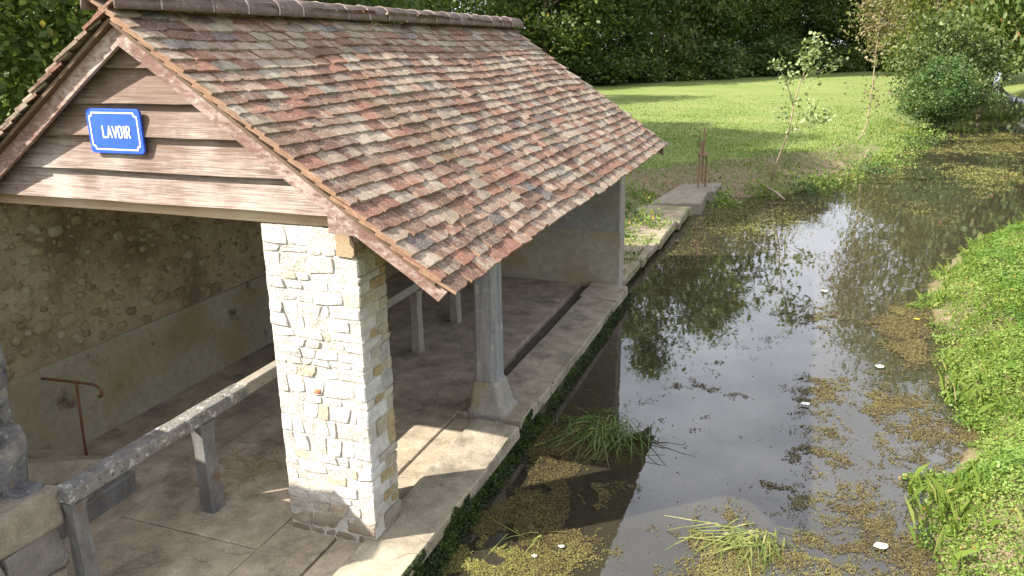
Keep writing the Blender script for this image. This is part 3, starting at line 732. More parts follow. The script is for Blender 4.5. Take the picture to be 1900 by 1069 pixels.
# ------------------------------------------------------------------ parapet wall at the lower left
pw = empty('parapet_wall', (-2.0, -2.3, 0), 'lichened rough stone parapet wall where the concrete rail ends', 'wall')
MB().box(-2.35, -1.72, -4.2, -1.40, -.2, .93).obj('core', MAT['pillar_mortar'], pw, subdiv=3, rough=.02)
def block(x0, x1, y0, y1, z0, z1, mt, j=.02, rough=.03): return MB().box(x0, x1, y0, y1, z0, z1, j).obj('stone', MAT[mt], pw, bevel=.022, seg=2, subdiv=3, rough=rough, sc=4.5, smooth=True)
block(-2.4, -1.665, -2.35, -1.355, .72, .965, 'parapet'); block(-2.4, -1.665, -4.0, -2.37, .72, .96, 'parapet')
block(-2.4, -1.672, -1.82, -1.36, .36, .71, 'parapet'); block(-2.4, -1.672, -2.5, -1.835, .40, .71, 'parapet'); block(-2.4, -1.672, -3.6, -2.515, .38, .71, 'parapet')
block(-2.4, -1.68, -1.7, -1.365, -.05, .35, 'parapet'); block(-2.4, -1.68, -2.35, -1.72, -.05, .38, 'parapet'); block(-2.4, -1.68, -3.3, -2.37, -.05, .37, 'parapet')
block(-2.55, -1.885, -1.95, -1.34, .968, 1.42, 'parapet_lichen', .03, .05); block(-2.55, -1.895, -1.93, -1.34, 1.41, 1.82, 'parapet_lichen', .03, .05); block(-2.52, -1.905, -1.92, -1.35, 1.81, 2.19, 'parapet_lichen', .03, .05)
block(-3.6, -2.56, -1.98, -1.34, .0, 1.2, 'parapet_lichen', .03, .05); block(-3.7, -2.56, -1.96, -1.36, 1.21, 2.2, 'parapet_lichen', .03, .05); block(-6.0, -3.72, -2.0, -1.4, -.1, 2.25, 'parapet_lichen', .03, .05)
block(-2.0, -1.75, -1.55, -1.37, .955, 1.01, 'parapet_lichen', .02, .02)

# ------------------------------------------------------------------ quay walk and sluice
qw = MB().box(-1.5, .14, 8.02, 14.8, -.6, -.12).obj('quay_walk', MAT['quay_face'], None, subdiv=4, rough=.03, sc=1.5); tag(qw, kind='structure')
yy = 8.03; k = 0
while yy < 14.7:
    L = random.uniform(1.3, 2.2); y1 = min(yy+L, 14.8)
    xr_ = .20+.02*math.sin(k*1.7)+.035*(yy-8); xm = -.55+random.uniform(-.15, .15)
    slab('quay_slab', xm+.01, xr_, yy, y1-.012, -.2, -.005+random.uniform(-.008, .008), MAT['quay_walk'], qw, .025, .03, .035)
    slab('quay_slab', -1.3+random.uniform(-.2, .1), xm-.01, yy, y1-.012, -.2, -.01+random.uniform(-.008, .008), MAT['quay_walk'], qw, .03, .03, .035)
    yy = y1; k += 1
sp = MB().prism([(-.62, 14.75), (.60, 15.1), (.54, 16.75), (.72, 16.9), (.78, 18.3), (-.22, 18.35)], 'z', -.6, .06)
tag(sp.obj('sluice_platform', MAT['sluice_slab'], None, bevel=.025, rough=.02, sc=2), 'raised concrete slab carrying the rusty sluice gear', 'platform')
sl = empty('sluice_gear', (.3, 17.4, .06), 'rusty iron sluice winding gear standing on the concrete slab', 'sluice gate')
SX2, SY2 = .28, 17.40
for dx, dy in ((-.06, -.1), (.10, .12)):
    MB().box(SX2+dx-.025, SX2+dx+.025, SY2+dy-.03, SY2+dy+.03, .04, 1.02).obj('upright', MAT['sluice_iron'], sl, bevel=.004)
MB().box(SX2-.10, SX2+.14, SY2-.16, SY2+.18, .92, .98).obj('crosshead', MAT['sluice_iron'], sl, bevel=.006)
MB().box(SX2+.0, SX2+.045, SY2-.03, SY2+.03, .2, 1.66).obj('toothed_rack', MAT['sluice_iron'], sl, bevel=.003)
MB().box(SX2-.055, SX2+.005, SY2-.07, SY2+.09, .97, 1.30).obj('gear_box', MAT['sluice_iron'], sl, bevel=.006)
MB().tube([(SX2-.03, SY2-.05, 1.16), (SX2-.10, SY2-.08, 1.17), (SX2-.10, SY2-.08, 1.44), (SX2-.33, SY2-.10, 1.45)], .014, 7).obj('crank', MAT['rust'], sl, smooth=True)

# ------------------------------------------------------------------ vegetation
def unit(v): return v/np.maximum(np.linalg.norm(v, axis=-1, keepdims=True), 1e-9)
def leaf_quads(C, size, upb=.5, asp=.6, g=None):
    """diamond leaves: centres C (n,3), lengths size (n,)"""
    g = g or rng; n = len(C)
    N = unit(g.normal(size=(n, 3)) + np.array([0, 0, upb*2])); D = unit(np.cross(N, g.normal(size=(n, 3)))); Sd = np.cross(N, D)
    L = np.asarray(size)[:, None]*.5; W = L*asp
    mid = C + N*L*.12
    return np.stack([C-D*L, mid+Sd*W, C+D*L, mid-Sd*W], 1).reshape(-1, 3)
LEAF = {
 'dark': mat_leaf('dark_foliage', [(0, (.040, .074, .024)), (.6, (.086, .142, .044)), (.9, (.16, .22, .075)), (1, (.30, .31, .13))], .3, hue=((1.5, 1.25, .8), .9)),
 'mid': mat_leaf('mid_foliage', [(0, (.040, .080, .020)), (.6, (.085, .140, .036)), (.92, (.14, .20, .055)), (1, (.26, .25, .08))], .35, hue=((1.35, 1.1, .8), .8)),
 'light': mat_leaf('willow_foliage', [(0, (.10, .13, .03)), (.6, (.17, .20, .05)), (1, (.30, .26, .08))], .4),
 'maple': mat_leaf('maple_foliage', [(0, (.05, .10, .02)), (.55, (.12, .18, .045)), (.85, (.22, .25, .09)), (.95, (.34, .28, .12)), (1, (.42, .22, .10))], .4),
 'bush': mat_leaf('bush_foliage', [(0, (.045, .09, .025)), (.6, (.10, .165, .05)), (.93, (.19, .24, .085)), (1, (.32, .30, .08))], .35),
 'olive': mat_leaf('olive_foliage', [(0, (.05, .08, .025)), (.6, (.11, .15, .045)), (1, (.22, .24, .09))], .35),
 'sap': mat_leaf('sapling_leaf', [(0, (.12, .17, .05)), (.6, (.27, .33, .14)), (1, (.42, .45, .26))], .3),
 'brownsap': mat_leaf('browned_leaf', [(0, (.10, .09, .045)), (.5, (.20, .16, .085)), (1, (.33, .28, .16))], .3),
 'cress': mat_leaf('bank_plants', [(0, (.09, .16, .025)), (.45, (.18, .275, .05)), (.8, (.28, .35, .095)), (.985, (.42, .42, .18)), (1, (.45, .25, .06))], .35, big=(.55, (.72, .80, .55))),
 'mat': mat_leaf('floating_weed', [(0, (.065, .050, .02)), (.3, (.135, .108, .038)), (.55, (.19, .175, .052)), (.8, (.25, .25, .055)), (1, (.36, .37, .11))], .15, .6),
 'moss': mat_leaf('quay_moss', [(0, (.015, .026, .007)), (.6, (.04, .07, .012)), (1, (.12, .17, .02))], .2),
 'reed': mat_leaf('reed_blade', [(0, (.20, .14, .06)), (.14, (.16, .13, .05)), (.24, (.05, .09, .02)), (.6, (.11, .18, .035)), (1, (.25, .28, .07))], .3),
 'reedy': mat_leaf('yellow_reed_blade', [(0, (.10, .15, .03)), (.5, (.22, .25, .06)), (1, (.40, .36, .14))], .3),
 'grass': mat_leaf('bank_grass', [(0, (.09, .15, .025)), (.6, (.17, .24, .045)), (.85, (.28, .28, .09)), (1, (.40, .33, .18))], .3),
}
def tree_mesh(seed, h, rad, base, nclump, per, leaf, cl_r, trunk_r, nlimb=12, top_pow=.8):
    g = np.random.default_rng(seed); rr = random.Random(seed); tm = MB()
    tp = [Vector((0, 0, -.4))]; n = 7
    for i in range(1, n+1): tp.append(Vector((rr.uniform(-.05, .05)*h*.25, rr.uniform(-.05, .05)*h*.25, h*.88*i/n)))
    tm.tube(tp, [trunk_r*(1-.88*i/n) for i in range(n+1)], 7)
    ends = []
    for i in range(nlimb):
        f = rr.uniform(.22, .85); p = tp[min(n, max(1, int(f*n)))]; a = i*2.4+rr.uniform(-.4, .4)
        ln = rad*rr.uniform(.55, .95)*(1.05-.6*max(0, f-.4)); d = Vector((math.cos(a), math.sin(a), rr.uniform(.2, .7)))
        q1 = p+d*ln*.5; q2 = p+d*ln+Vector((0, 0, -.06*h*rr.random()))
        tm.tube([p, q1, q2], [trunk_r*.32, trunk_r*.2, trunk_r*.06], 5); ends.append(q2); ends.append(q1)
    # crown clumps: shell-biased in an uneven ellipsoid
    u = unit(g.normal(size=(nclump, 3))); rr_ = g.uniform(.35, 1, nclump)**.45
    cz = (h+base)/2; hz = (h-base)/2
    lump = 1+.28*np.sin(u[:, 0]*3.1+seed)*np.cos(u[:, 1]*2.7+seed*.7)+.18*np.sin(u[:, 2]*5+seed)
    taper = np.clip(1-.45*np.clip(u[:, 2], 0, 1)**1.2, .3, 1)
    C = np.stack([u[:, 0]*rad*rr_*lump*taper, u[:, 1]*rad*rr_*lump*taper, cz+u[:, 2]*hz*rr_*(.9+.1*lump)], 1)
    if ends: C = np.concatenate([C, np.array([list(e) for e in ends])])
    L = []; T = []
    ct = g.uniform(-.22, .22, len(C))
    for i, c_ in enumerate(C):
        k = int(per*g.uniform(.5, 1.4)); off = g.normal(size=(k, 3))*np.array([1, 1, .62])*cl_r*g.uniform(.6, 1.25)
        L.append(c_+off); T.append(np.clip(.45+ct[i]+g.normal(0, .2, k), 0, 1))
    L = np.concatenate(L); T = np.concatenate(T); k = L[:, 2] > .15; L, T = L[k], T[k]
    return tm.mesh(smooth=True), np_quads(leaf_quads(L, leaf*g.uniform(.6, 1.3, len(L)), .35, .62, g), T)
def add_tree(name, proto, mat, loc, rz, sc, label, cat='tree', group=None, bark='bark'):
    e = bpy.data.objects.new(name, None); COL.objects.link(e); e.location = loc; e.rotation_euler = (0, 0, rz); e.scale = (sc[0], sc[0], sc[1]); tag(e, label, cat, group)
    for nm, me, mt in (('trunk', proto[0], MAT[bark]), ('crown', proto[1], LEAF[mat])):
        if not me.materials: me.materials.append(mt)
        o = bpy.data.objects.new(nm, me); COL.objects.link(o); o.parent = e
        o.material_slots[0].link = 'OBJECT'; o.material_slots[0].material = mt
    return e
PA = tree_mesh(11, 17, 4.2, .4, 150, 95, .34, .75, .26)
PB = tree_mesh(12, 15, 3.8, .3, 140, 95, .34, .75, .24)
PC_ = tree_mesh(13, 16, 4.0, .5, 150, 95, .30, .8, .25)
PD_ = tree_mesh(14, 14, 3.6, .4, 140, 95, .28, .7, .22)
PN = tree_mesh(15, 15, 3.8, .3, 190, 230, .17, .62, .24)
GWOOD = 'dark trees of the wood behind the meadow'; GLEFT = 'green trees beyond the wash house roof'
L1 = 'dark leafy tree in the wood at the far edge of the meadow'; L2 = 'sunlit green tree rising beyond the wash house roof'
# far wood along the meadow edge
wood = [(-19, 63), (-15.5, 72), (-12, 79), (-8.5, 87), (-4, 94), (0, 101), (4.5, 107), (9, 111), (14, 114), (19, 117), (25, 119), (-22, 72), (-15, 86), (-7, 100), (2, 112), (11, 121), (20, 126)]
for i, (x, y) in enumerate(wood):
    pr, mt = ((PA, 'dark'), (PB, 'dark'))[i % 2]
    if i in (0, 1, 11, 3, 6): mt = 'mid'
    if i in (2, 5, 8): mt = 'olive'
    s = random.uniform(.9, 1.25)*(1.25 if i > 10 else 1.0)
    add_tree('forest_tree', pr, mt, (x, y, .2), random.uniform(0, 6.3), (s*1.15, s*(1.55 if i in (2, 3, 13) else 1.0)), L1, 'tree', GWOOD)
left = [(-26, 55), (-29, 46), (-21, 39), (-28, 34), (-25, 27), (-15.0, 21.5), (-12.5, 17.2), (-15.5, 12), (-12.3, 11.2), (-12.8, 6.6), (-33, 38), (-31, 28), (-24, 19), (-38, 48), (-31, 62), (-24, 66), (-40, 34)]
for i, (x, y) in enumerate(left):
    pr = (PC_, PD_)[i % 2]; s = random.uniform(.92, 1.1)
    if y < 22: pr = PN
    add_tree('leafy_tree', pr, 'mid', (x, y, .2), random.uniform(0, 6.3), (s, s), L2, 'tree', GLEFT)
add_tree('dark_tree', PN, 'dark', (-19.5, 9.5, 0), 1.0, (1.0, 1.0), 'shaded tree left of the gable, behind the left roof slope', 'tree')
# undergrowth shrubs at the wood's foot
PS_ = tree_mesh(21, 3.4, 2.3, .0, 60, 80, .26, .5, .07, 8)
GSH = 'shrubs at the foot of the wood'
for i in range(12):
    u = (i+.5)/12; x = -17+31*u+random.uniform(-1, 1); y = 66+43*min(1, u*1.25)+random.uniform(-1, 1)
    s = random.uniform(.8, 1.5); add_tree('shrub', PS_, 'dark', (x, y, .1), random.uniform(0, 6), (s*1.3, s), 'low dark shrub at the foot of the wood behind the meadow', 'shrub', GSH)
# right hand trees
PW = tree_mesh(31, 12.5, 4.2, .8, 170, 130, .20, .8, .2, 14)
add_tree('willow_tree', PW, 'light', (10.3, 57, .2), .6, (1.1, 1.75), 'pale yellow-green willow behind the stream bank bush', 'tree')
PM = tree_mesh(32, 13, 5.2, 1.2, 240, 85, .34, .8, .25, 14)
add_tree('maple_tree', PM, 'maple', (15.0, 49, .2), 2.0, (1.0, 1.6), 'maple with broad yellowing leaves overhanging the right bank', 'tree')
for i, (x_, y_) in enumerate(((17.5, 80), (21, 90), (15, 92), (23, 74))): add_tree('forest_tree', (PA, PB)[i % 2], 'mid', (x_, y_, .2), i*1.3, (1.1, 1.1), 'green tree closing off the stream far upstream', 'tree', 'trees far upstream')
add_tree('leafy_tree', PC_, 'mid', (24, 52, .2), 2.0, (1.25, 1.25), 'dark green tree in the top right corner behind the maple', 'tree')
PBu = tree_mesh(33, 4.8, 2.3, .0, 110, 120, .17, .42, .08, 14)
add_tree('bush', PBu, 'bush', (8.5, 37.5, -.1), .3, (.72, .68), 'large dense green bush hanging over the stream bank', 'bush')
PBu2 = tree_mesh(34, 4.2, 2.2, .0, 80, 110, .17, .42, .08, 12)
add_tree('bush', PBu2, 'olive', (9.4, 44.0, -.1), 1.3, (1.15, 1.3), 'taller olive green bush behind the bank bush', 'bush')

# saplings
def sapling(label, loc, path, rads, branches, clumps, leaf, mat):
    e = empty('sapling', loc, label, 'sapling'); L = Vector(loc)
    mb = MB(); mb.tube([Vector(p) for p in path], rads, 6)
    for b, r_ in branches: mb.tube([Vector(p) for p in b], [r_, r_*.7, r_*.3][:len(b)] if len(b) == 3 else [r_, r_*.3], 5)
    o = mb.obj('trunk', MAT['pale_bark'], None, smooth=True); o.parent = e
    C = []; T = []
    for (x, y, z_, r_, k) in clumps:
        k = int(k*1.7)
        C.append(np.array([x, y, z_])+rng.normal(size=(k, 3))*r_); T.append(rng.uniform(0, 1, k))
    C = np.concatenate(C); T = np.concatenate(T)
    o = link('crown', np_quads(leaf_quads(C, leaf*rng.uniform(.6, 1.2, len(C)), .5, .75), T), LEAF[mat]); o.parent = e
sapling('slender pale-stemmed sapling with sparse leaves near the sluice', (2.05, 19.6, .1),
    [(0, 0, -.1), (.12, 0, .5), (.35, 0, 1.3), (.42, 0, 2.0), (.55, 0, 2.7), (.75, 0, 3.3), (.95, 0, 4.0)], [.032, .028, .025, .021, .017, .011, .004],
    [([(.42, 0, 2.0), (.2, 0, 2.6), (-.12, 0, 3.2)], .02), ([(.55, 0, 2.7), (1.0, .1, 2.95), (1.5, .1, 3.25)], .016), ([(.35, 0, 1.3), (.8, .1, 1.5), (1.3, 0, 1.75)], .012), ([(0, 0, 0), (-.2, 0, .4), (-.35, 0, .65)], .014), ([(0, 0, 0), (.02, .1, .4), (-.1, 0, .7)], .012)],
    [(.9, 0, 3.75, .17, 50), (.75, 0, 3.35, .20, 60), (.7, 0, 2.95, .22, 50), (-.1, 0, 3.15, .13, 26), (.15, 0, 2.75, .12, 22), (1.35, .1, 3.15, .13, 22), (.3, 0, 2.2, .22, 22), (.75, 0, 1.95, .22, 30), (.15, 0, 1.7, .18, 14), (1.0, .05, 1.6, .14, 22), (1.3, 0, 1.78, .12, 20), (.55, 0, 1.35, .15, 12)], .14, 'sap')
sapling('thin sapling with browning upper leaves in front of the dark wood', (4.65, 29.4, .1),
    [(0, 0, -.1), (.25, 0, .25), (.38, 0, .7), (.42, 0, 2.0), (.40, 0, 3.5), (.42, 0, 5.0), (.40, 0, 6.6)], [.036, .033, .029, .025, .02, .014, .005],
    [([(.4, 0, 3.4), (.1, 0, 4.0), (-.3, 0, 4.6)], .015), ([(.4, 0, 3.6), (.8, 0, 4.2), (1.1, 0, 4.7)], .015)],
    [(.4, 0, 3.4, .25, 60), (.3, 0, 3.9, .32, 90), (.1, 0, 4.5, .36, 110), (.75, 0, 4.4, .34, 100), (.35, 0, 5.0, .42, 140), (0, 0, 5.2, .3, 80), (.8, 0, 5.2, .32, 80), (.4, 0, 5.8, .36, 110), (.4, 0, 6.3, .25, 60), (.4, 0, 1.9, .28, 40), (.6, 0, 1.4, .2, 16), (-.4, 0, 2.1, .12, 6), (1.2, 0, 1.8, .14, 6)], .13, 'brownsap')

# ---- bank plants on the right (stuff)
def blades(x, y, z0, h, wd, lean=.5, g=rng):
    n = len(x); a = g.uniform(0, 2*np.pi, n); D = np.stack([np.cos(a), np.sin(a), np.zeros(n)], 1); Sd = np.stack([-np.sin(a), np.cos(a), np.zeros(n)], 1)
    B = np.stack([x, y, z0], 1); l = g.uniform(.2, 1, n)[:, None]*lean*h[:, None]
    T_ = B+D*l+np.array([0, 0, 1])*h[:, None]; Mi = B+D*l*.3+np.array([0, 0, .6])*h[:, None]; w_ = wd[:, None]
    return np.stack([B-Sd*w_*.5, B+Sd*w_*.5, Mi+Sd*w_*.4, T_], 1).reshape(-1, 3)
def grow_points(n, x0, x1, y0, y1): return rng.uniform(x0, x1, n), rng.uniform(y0, y1, n)
x, y = grow_points(620000, 3.6, 10.5, .2, 19)
dist = x-interp(RB, y)+(fbm(x, y, .8, 31)-.5)*.8+(fbm(x, y, .22, 32)-.5)*.55+.08
depth = np.clip(y, 0, 20)
keep = (dist > 0) & (dist < 2.3+.12*y) & (rng.uniform(0, 1, len(x)) < np.clip(dist/.25, 0, 1)*np.clip(9/(4+y), 0, 1))
x, y, dist = x[keep], y[keep], dist[keep]
hgt = .04+.38*sstep(dist/1.0)*(.25+.9*fbm(x, y, .50, 33))+.06*rng.uniform(-1, 1, len(x))
C = np.stack([x, y, np.maximum(WZ+hgt*.6, ground_z(x, y)+hgt*.55)], 1)
szz = rng.uniform(.014, .038, len(x))*(1+.04*y)*(.7+.9*fbm(x, y, .7, 37))
tint = np.clip(.02+.85*fbm(x, y, .45, 35)+rng.normal(0, .16, len(x)), 0, 1); tint[rng.uniform(0, 1, len(x)) < .004] = 1
bp = link('bank_plants', np_quads(leaf_quads(C, szz, .9, .55), tint), LEAF['cress'])
tag(bp, 'mass of small bright green leaves covering the right bank', 'plants', kind='stuff')
x, y = grow_points(34000, 4.0, 9.5, .2, 17)
dist = x-interp(RB, y)+(fbm(x, y, .8, 31)-.5)*.8+(fbm(x, y, .22, 32)-.5)*.55+.08
keep = (dist > .05) & (dist < 2.3+.12*y) & (rng.uniform(0, 1, len(x)) < .6*np.clip(fbm(x, y, .9, 39)*3-1.2, .05, 1))
x, y, dist = x[keep], y[keep], dist[keep]
tag(link('bank_grass_stems', np_quads(blades(x, y, np.maximum(WZ, ground_z(x, y)), rng.uniform(.08, .28, len(x))*(.5+fbm(x, y, .6, 38)), rng.uniform(.003, .006, len(x))*(1+.05*y), .9), np.clip(rng.normal(.4, .22, len(x)), 0, 1)), LEAF['grass']), 'thin grass stems among the leaves of the right bank', 'grass', kind='stuff')
# ---- floating weed (stuff)
def in_reg(x, y, cx, cy, rx, ry, ang=0):
    c_, s_ = math.cos(ang), math.sin(ang); dx, dy = x-cx, y-cy
    u = (dx*c_+dy*s_)/rx; v = (-dx*s_+dy*c_)/ry
    return np.exp(-1.1*(u*u+v*v))
def weed_mask(x, y):
    m = 1.35*in_reg(x, y, .85, .40, .95, .85)+1.25*in_reg(x, y, .85, 1.6, .72, .9)+.8*in_reg(x, y, .75, 2.8, .5, .8)
    for k, a_ in ((1.05, (2.95, .9, 1.0, .85)), (.86, (3.6, 1.9, .9, 1.5)), (.70, (3.35, 3.9, .55, 2.6)), (.9, (4.4, 4.5, .65, 1.9)), (.84, (4.6, 7.6, .65, 2.8)), (.42, (2.0, 4.5, .8, 2.2)), (.45, (3.2, 7.6, .8, 1.4)), (.40, (1.2, 6.5, .7, 2.2)),
                  (1.2, (1.5, 14.8, 2.4, 3.6, -.3)), (1.0, (.75, 10.8, 1.1, 2.6)), (.9, (4.9, 23.5, 2.2, 3.4, -.4)), (.92, (8.2, 24, 2.4, 5, -.3)), (.9, (9.8, 33, 3, 7, -.3)), (.66, (5.5, 17.5, 1.4, 2.4))):
        m = np.maximum(m, k*in_reg(x, y, *a_))
    m = np.maximum(m, .85*np.clip(1-(interp(RB, y)-x)/.45, 0, 1)); return np.maximum(m, .16)
def weed(n1, n2, lo, hi, seed):
    x, y = grow_points(n1, .36, 6.0, -.2, 9.0); x2, y2 = grow_points(n2, -.1, 14, 8.3, 46)
    k2 = rng.uniform(0, 1, n2) < np.clip(22/(4+y2), 0, 1); x = np.concatenate([x, x2[k2]]); y = np.concatenate([y, y2[k2]])
    far = np.clip((y-6)/14, 0, 1); ox, oy = x, y
    x, y = x+.30*(fbm(x, y, .5, seed+20)-.5), y+.45*(fbm(x, y, .5, seed+21)-.5)
    n_ = (1-far)*(.50*fbm(x, y, .62, seed)+.42*fbm(x, y, .17, seed+2)+.30*fbm(x, y, .05, seed+4))+far*(.5*fbm(x, y*.6, 1.3, seed+6)+.35*fbm(x, y*.8, .4, seed+8)+.3*fbm(x, y, .15, seed+3))
    keep = (n_+rng.normal(0, .06, len(x)) > lo-.05*far-hi*weed_mask(x, y))
    keep &= ~((x < 2.0) & (y < 4) & (fbm(x, y, .38, seed+30)+.35*(fbm(x, y, .11, seed+31)-.5) < .40))
    x, y = ox, oy; keep = keep & (x > interp(LB, y)+.05) & (x < interp(RB, y)+.1)
    return x[keep], y[keep]
def weed_tint(x, y):
    yel = np.clip(in_reg(x, y, .9, .30, .9, .5)+.6*in_reg(x, y, 2.9, .9, .9, .8)+1.1*in_reg(x, y, 2.4, 14.0, 1.0, 1.6)+.6*in_reg(x, y, 8, 24, 2, 5), 0, 1)
    return np.clip(.02+.22*np.clip((y-8)/4, 0, 1)+.42*fbm(x, y, .3, 61)+.42*yel*fbm(x, y, .2, 63)*1.6+rng.normal(0, .13, len(x))-.10*in_reg(x, y, .9, 1.9, .8, .9), 0, 1)
x, y = weed(700000, 380000, .985, .47, 41)
C = np.stack([x, y, WZ+.003+rng.uniform(0, .010, len(x))], 1)
fl = link('floating_weed', np_quads(leaf_quads(C, rng.uniform(.007, .025, len(x))*(1+.07*np.clip(y, 0, 40)), 2.4, .6), weed_tint(x, y)), LEAF['mat'])
tag(fl, 'patches of brown and yellow-green weed floating on the stream', 'water weed', kind='stuff')
x, y = weed(300000, 130000, .90, .50, 41)
C = np.stack([x, y, WZ-.006-rng.uniform(0, .03, len(x))], 1)
fl = link('submerged_weed', np_quads(leaf_quads(C, rng.uniform(.018, .045, len(x))*(1+.05*np.clip(y, 0, 40)), 1.2, .6), weed_tint(x, y)), LEAF['mat'])
tag(fl, 'brown weed just under the surface of the stream', 'water weed', kind='stuff')
# ---- moss on the quay edge (stuff)
n_ = 52000; y = rng.uniform(-.6, 13.4, n_); y = np.where(rng.uniform(0, 1, n_) < .6, rng.uniform(-.6, 3.2, n_), y); q = rng.uniform(0, 1, n_)
xe = np.where(y < 7.9, .37, .10)
hgt = .27*(1-q**.8); thick = .012+.13*q**2.5*(.35+fbm(y*1.0, y*0, .35, 71))
keep = fbm(y, q*.5, .22, 73)+.32*q > .60
C = np.stack([xe+rng.uniform(.0, 1, n_)*thick, y, WZ+hgt+.01], 1)[keep]
k2 = len(C); tint = np.clip(.75*fbm(C[:, 1], C[:, 2]*2, .2, 75)+rng.normal(.08, .18, k2), 0, 1)
tag(link('quay_moss', np_quads(leaf_quads(C, rng.uniform(.010, .028, k2)*(1+.06*np.clip(C[:, 1], 0, 12)), .3, .6), tint), LEAF['moss']), 'dark green moss and weed along the quay edge', 'moss', kind='stuff')
# ---- bank grass tufts on the left bank and quay walk (stuff)
x, y = grow_points(260000, -4.5, 9.5, 8.2, 40)
dl_ = interp(LB, y)-x
dens = np.where(dl_ > 0, np.exp(-np.abs(dl_-.3)/1.5), 0)*np.clip(fbm(x, y, 1.1, 81)*2.6-.8, .03, 1)
dens = np.where((y < 13.6) & (x > -1.5), np.clip(fbm(x, y, .6, 83)*5-2.0, 0, .8), dens)
dens = np.where((y < 14.3) & (x > .16), 0, dens)
dens = np.where((y >= 14.5) & (y < 18.5) & (x > -.6) & (x < .9), 0, dens)
keep = rng.uniform(0, 1, len(x)) < dens*np.clip(16/y, 0, 1)
x, y = x[keep], y[keep]; zz = ground_z(x, y); zz = np.where((y < 13.6) & (x > -1.4), np.maximum(zz, .01), zz)
hh = rng.uniform(.03, .10, len(x))*(.7+.9*fbm(x, y, 1.4, 85))*np.where(y < 13.5, .6, 1.15)
tint = np.clip(.15+.75*fbm(x, y, .9, 87)+rng.normal(0, .16, len(x)), 0, 1)
tag(link('bank_grass', np_quads(blades(x, y, zz-.01, hh, .010+.0009*y, .8), tint), LEAF['grass']), 'rough grass and dry stalks on the far stream bank', 'grass', kind='stuff')
x, y = grow_points(150000, -9, 9, 17, 60)
keep = (interp(LB, y)-x > 1.2) & (rng.uniform(0, 1, len(x)) < np.clip((58-y)/34, 0, 1)**1.6*np.clip(.25+1.3*fbm(x, y, 2.6, 91)-.2, .1, 1)*.8)
x, y = x[keep], y[keep]
tag(link('meadow_grass', np_quads(blades(x, y, ground_z(x, y)-.005, rng.uniform(.025, .075, len(x))*(.6+.8*fbm(x, y, 2.0, 93)), .012+.0007*y, 1.0), np.clip(.12+.6*fbm(x, y, 1.7, 95)+rng.normal(0, .12, len(x)), 0, .9)), LEAF['grass']), 'short mown grass of the meadow', 'grass', kind='stuff')
# leafy weeds along the left bank
cl = [(2.9, 19.3, .22, 260), (3.5, 20.6, .28, 300), (4.3, 22.0, .25, 260), (4.9, 23.4, .42, 420), (5.5, 25.6, .3, 260), (6.1, 28, .35, 220), (7.2, 32.5, .5, 400), (7.8, 35.5, .55, 460), (1.05, 16.5, .2, 200), (.7, 17.3, .22, 160), (6.6, 30.5, .5, 260), (1.7, 18.3, .22, 160), (-.7, 9.3, .3, 260), (-.95, 11.2, .35, 300), (-.2, 12.4, .25, 160), (-1.3, 13.2, .4, 260), (-1.6, 10.4, .4, 260), (-1.4, 15.5, .4, 260)]
cw_ = []; WV = []
for i, (cx, cy, r_, k) in enumerate(cl):
    C = np.stack([cx+rng.normal(0, r_, k), cy+rng.normal(0, r_, k), np.zeros(k)], 1); C[:, 2] = np.maximum(ground_z(C[:, 0], C[:, 1]), np.where((C[:, 1] < 14.3) & (C[:, 0] > -1.4), .02, WZ))+np.abs(rng.normal(0, .14, k))*np.exp(-((C[:, 0]-cx)**2+(C[:, 1]-cy)**2)/(r_*r_*2.2))*2.2+.02
    o = link('bank_weed', np_quads(leaf_quads(C, rng.uniform(.06, .12, k), .5, .6), np.clip(rng.normal(.45+.2*(i % 3-1), .2, k), 0, 1)), LEAF['cress'] if i % 3 else LEAF['bush'])
    cw_.append(o.data); WV.append(o)
for mi in (0, 1):   # leafy bank weeds: one stuff object for each kind of leaf
    parts = [m_ for j, m_ in enumerate(cw_) if (j % 3 == 0) == (mi == 0)]; vv = []; rr2 = []
    for m_ in parts:
        a = np.empty(len(m_.vertices)*3, np.float32); m_.vertices.foreach_get('co', a); vv.append(a.reshape(-1, 3)); b = np.empty(len(m_.vertices), np.float32); m_.attributes['rnd'].data.foreach_get('value', b); rr2.append(b[::4])
    tag(link('bank_weed', np_quads(np.concatenate(vv), np.concatenate(rr2)), LEAF['bush' if mi == 0 else 'cress']), ('dark' if mi == 0 else 'bright')+' leafy weed at the water line of the far bank', 'weed', kind='stuff')
for o in WV: bpy.data.objects.remove(o)
# ---- reed tufts in the water
def reed_tuft(name, label, cx, cy, n, spread, mat, dirs, hmax):
    mb_v = []; T = []
    for i in range(n):
        a = random.choice(dirs)+random.gauss(0, .55); L = random.uniform(.2, 1)**1.3*spread; h = random.uniform(.1, 1)**1.6*hmax; sk = random.uniform(.5, 1.6)
        bx, by = cx+random.gauss(0, .03+.2*spread), cy+random.gauss(0, .03+.13*spread); pr = None; wd = random.uniform(.0035, .008)
        dx, dy = math.cos(a), math.sin(a); pts = []
        for k in range(5):
            u = k/4; pts.append((bx+dx*L*u, by+dy*L*u, WZ+.006+h*3.2*(u**.6)*(1-u)**sk+.015*(1-u)+.012*random.random()))
        for k in range(4):
            w0, w1 = wd*(1-.8*(k/4)**2), wd*(1-.8*((k+1)/4)**2); p, q = pts[k], pts[k+1]
            mb_v += [(p[0]-dy*w0, p[1]+dx*w0, p[2]), (p[0]+dy*w0, p[1]-dx*w0, p[2]+.004), (q[0]+dy*w1, q[1]-dx*w1, q[2]+.004), (q[0]-dy*w1, q[1]+dx*w1, q[2])]; T.append(min(1, max(0, random.gauss(.5, .25))))
    tag(link(name, np_quads(np.array(mb_v), T), LEAF[mat]), label, 'reeds', kind='stuff' if n < 20 else None)
